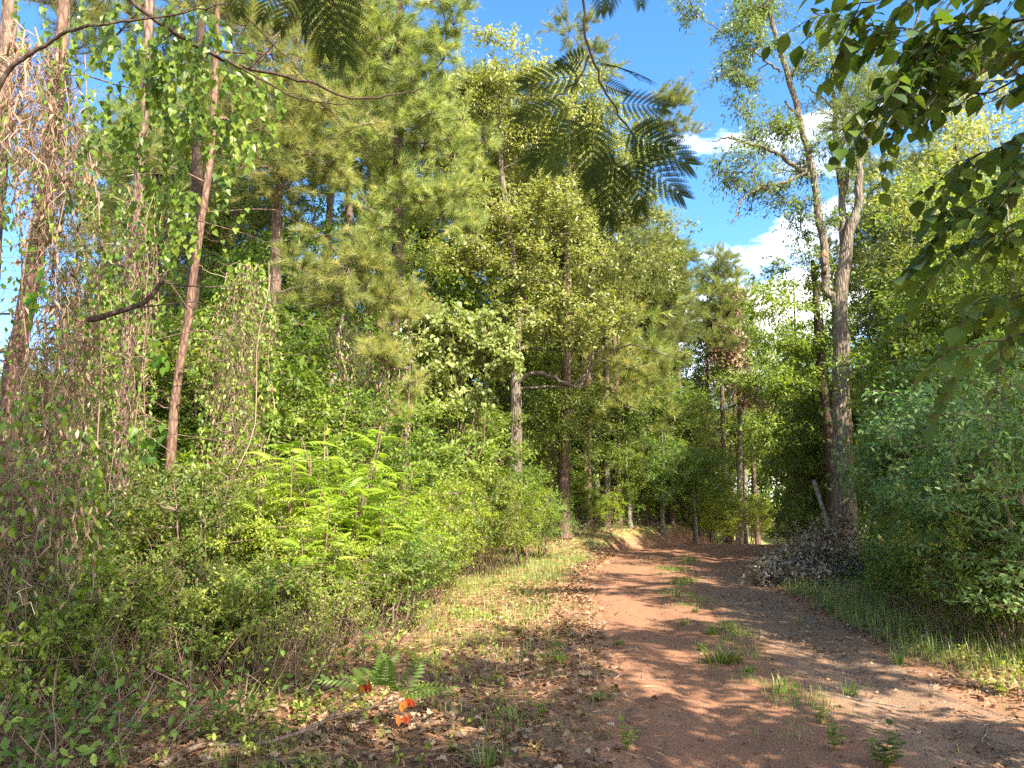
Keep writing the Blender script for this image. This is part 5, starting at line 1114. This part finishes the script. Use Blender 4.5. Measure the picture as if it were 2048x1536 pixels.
def grass():
    rng = np.random.default_rng(180); n = 460000; x, y = inside(-8, 14, 4, 46, n, rng); g = grassmask(x, y); dn = .03+.97*g
    d = x-rc(y); dn = np.where(np.abs(d) < rw(y), .9*np.exp(-((d+.05+.12*np.sin(y))/.27)**2)*sstep(-.25, .45, wob(x*.7, y, .9, 3))*(y < 24), dn); dn *= .3+.7*sstep(-.5, .3, wob(x, y, 1.3, 8)); dn = np.where(bank(x, y) > .03, dn*.12, dn)
    dn = np.where((d < -rw(y)) & (y < 13) & (x > left_edge(y)), np.maximum(dn, (.30+.6*(x < left_edge(y)+1.7))*sstep(-.3, .6, wob(x, y, .9, 2))), dn)
    k = rng.random(n) < dn; x, y = x[k], y[k]
    n2 = 15000; y2 = 4.5+21*rng.random(n2)**1.3; o2 = rng.standard_normal(n2)*.19-.05-.12*np.sin(y2); k2 = rng.random(n2) < sstep(-.05, .55, wob(o2*1.5, y2, 1.5, 3)+.25*wob(o2*6, y2*4, 1.5, 1))
    x = np.concatenate([x, (rc(y2)+o2)[k2]]); y = np.concatenate([y, y2[k2]]); n = len(x); onroad = np.abs(x-rc(y)) < rw(y)
    h = (.03+.12*rng.random(n)**2)*(1+.9*grassmask(x, y))*(1+.5*(x > rc(y)))*np.where(onroad, .75, 1); v = np.clip(.5+.2*wob(x, y, .5)+.2*rng.standard_normal(n)+.1*grassmask(x, y), 0, 1)
    props(obj('grass', mesh('grass', blades(x, y, h, (.0016+.00022*y), rng, v), [M['grass']])), 'short sunlit grass and seedlings on the verges', 'grass', kind='stuff')
grass()
def undergrowth():
    rng = np.random.default_rng(190)
    def zone(n):
        x, y = rng.uniform(-14, 16, n), 4.2+34*rng.random(n)**1.5; dR = x-rc(y)-rw(y)
        right = (dR > np.interp(y, [6, 10, 14, 20, 30], [2.0, 1.7, 1.6, 1.2, .8])); left = x < left_edge(y)-.1+.3*wob(x, y, .9); left |= (y > 27) & (dR < -2*rw(y)-1.5)
        k = (right | left) & (np.abs(x) < y*.8+1.5); return x[k], y[k], left[k]
    x, y, lf = zone(42000); n = len(x); h = rng.uniform(.12, .75, n)*np.where(lf, 1, .8); z = H(x, y); m = 5; t = np.linspace(0, 1, m)
    d = nrm(unit(n, rng)*A(1, 1, .3)+A(0, 0, .75)); S_ = np.stack([x, y, z-.02], 1)[:, None]+d[:, None]*(h[:, None]*t)[..., None]+np.cumsum(rng.standard_normal((n, m, 3))*.016, axis=1)
    c = rng.random(n) < np.where(lf, .72, .3)
    props(obj('dry_undergrowth', mesh('dry_undergrowth', [tubes(S_[c], np.full((c.sum(), m), .0028)*(1+y[c]*.06)[:, None], 3, rng.random(c.sum()))], [M['dry']])), 'tangle of brown dry stalks on the thicket floor', 'dry stalks', kind='stuff')
    G_ = S_[~c]; tw = G_[:, 1:]; g = [tubes(G_, np.full((len(G_), m), .002), 3, .3, 0), leaves(tw, 9, .06, OVAL, rng, 0, sp=.035, drp=.2, vs=.3)]
    props(obj('undergrowth', mesh('undergrowth', g, [M['shrub']])), 'low green leafy plants covering the thicket floor', 'undergrowth', kind='stuff')
undergrowth()
def seedlings():
    rng = np.random.default_rng(195); n = 26000; x, y = rng.uniform(-5, 8, n), 4+20*rng.random(n)**1.5; d = x-rc(y)
    L_ = (x < left_edge(y)+1.9) & (x > left_edge(y)-.4); R_ = (d > rw(y)+.3) & (d < rw(y)+2.6)
    k = (L_ | R_) & (rng.random(n) < (.10+.8*sstep(-.2, .5, wob(x, y, 1.4, 11)))*np.where(L_, 1-sstep(.3, 2.0, x-left_edge(y)), .8)); x, y = x[k], y[k]; n = len(x)
    h = rng.uniform(.03, .15, n); t = np.linspace(0, 1, 4); dd = nrm(unit(n, rng)*A(1, 1, 0)*.35+A(0, 0, 1)); S_ = np.stack([x, y, H(x, y)-.01], 1)[:, None]+dd[:, None]*(h[:, None]*t)[..., None]
    g = [tubes(S_, np.full((n, 4), .0014), 3, .3, 0), leaves(S_, 7, .034, OVAL, rng, 0, sp=.014, drp=.1, out=.2, lo=.3, vs=.3)]
    props(obj('seedlings', mesh('seedlings', g, [M['shrub']])), 'small leafy seedlings spreading over the verges', 'seedlings', kind='stuff')
seedlings()
def farwood():
    rng = np.random.default_rng(200); n = 330; g = []; tr_, ra = [], []; cl = []
    th = rng.uniform(-.66, .80, n); dist = rng.uniform(50, 100, n); X = np.sin(th)*dist; Y = np.cos(th)*dist
    k = ~((th > .22) & (th < .42) & (dist < 62)); k &= th > -.42+.0*th; X, Y, dist = X[k], Y[k], dist[k]
    for a, b in zip(X, Y):
        h = rng.uniform(9, 14); z = float(H(a, b)); tr_.append([(a, b, z), (a+.2, b, z+h*.5), (a, b, z+h*.9)]); ra.append([.16, .12, .04])
        cl.append(inell([(A(a, b, z+h*.6), A(2.6, 2.6, h*.38))], 30, rng, .5))
    for a, b in zip(X, Y): cl.append(inell([(A(a+3, b-2, float(H(a, b))+1.6), A(3.2, 2.5, 1.9))], 12, rng))
    cl = np.concatenate(cl); tw = twigs(cl, None, np.full(len(cl), 1.1), 5, rng)
    g = [tubes(np.array(tr_), np.array(ra), 5, .5, 0), leaves(tw, 5, .42, LEAF, rng, 1, sp=.2)]
    props(obj('distant_forest', mesh('distant_forest', g, [M['grey_bark'], M['green']])), 'far woods seen through the gaps beyond the road', 'forest', kind='stuff')
farwood()

# ------------------------------------------------------------ trees beside and behind the camera whose crowns shade the road
OV = [((7.6, 2.2), [(A(7.5, 2.6, 8.2), A(2.3, 2.0, 1.6)), (A(5.4, .4, 8.8), A(1.8, 1.8, 1.2))], 90, 'shade tree standing beside the camera on the right verge'),
      ((9.8, 8.0), [(A(9.2, 7.6, 8.0), A(1.9, 2.6, 1.8)), (A(8.6, 5.4, 6.4), A(1.1, 1.3, 1.2))], 84, 'shade tree just outside the right edge of the view'),
      ((3.6, -4.8), [(A(3.2, -1.8, 8.4), A(2.8, 2.4, 1.5)), (A(.6, -1.6, 8.2), A(1.9, 1.9, 1.1)), (A(1.2, .5, 8.8), A(2.3, 1.4, .9))], 84, 'shade tree behind the camera by the road'),
      ((13.5, 12.5), [(A(12.8, 12.0, 9.0), A(2.6, 3.0, 2.2)), (A(11.5, 10.5, 6.5), A(1.4, 1.8, 1.5))], 60, 'shade tree farther along outside the right edge'),
      ((-4.5, -1.5), [(A(-1.5, .2, 8.0), A(2.2, 1.4, 1.2)), (A(-4.2, -1.2, 7.6), A(2.2, 1.8, 1.4))], 40, 'shade tree behind the left thicket corner')]
for i, ((x, y), el, n, lab) in enumerate(OV):
    b = A(x, y, float(H(x, y))); c = el[0][0]
    broadtree('shade_tree', lab, 'tree', [b, b+A(.1, 0, 3), (b+c)/2+A(.1, .1, 1), c], [.18, .15, .11, .05], el, int(n*.62), .85, 7, 26, .15, M['green'], M['grey_bark'], 300+i, tmin=.5, group='trees whose crowns shade the road')
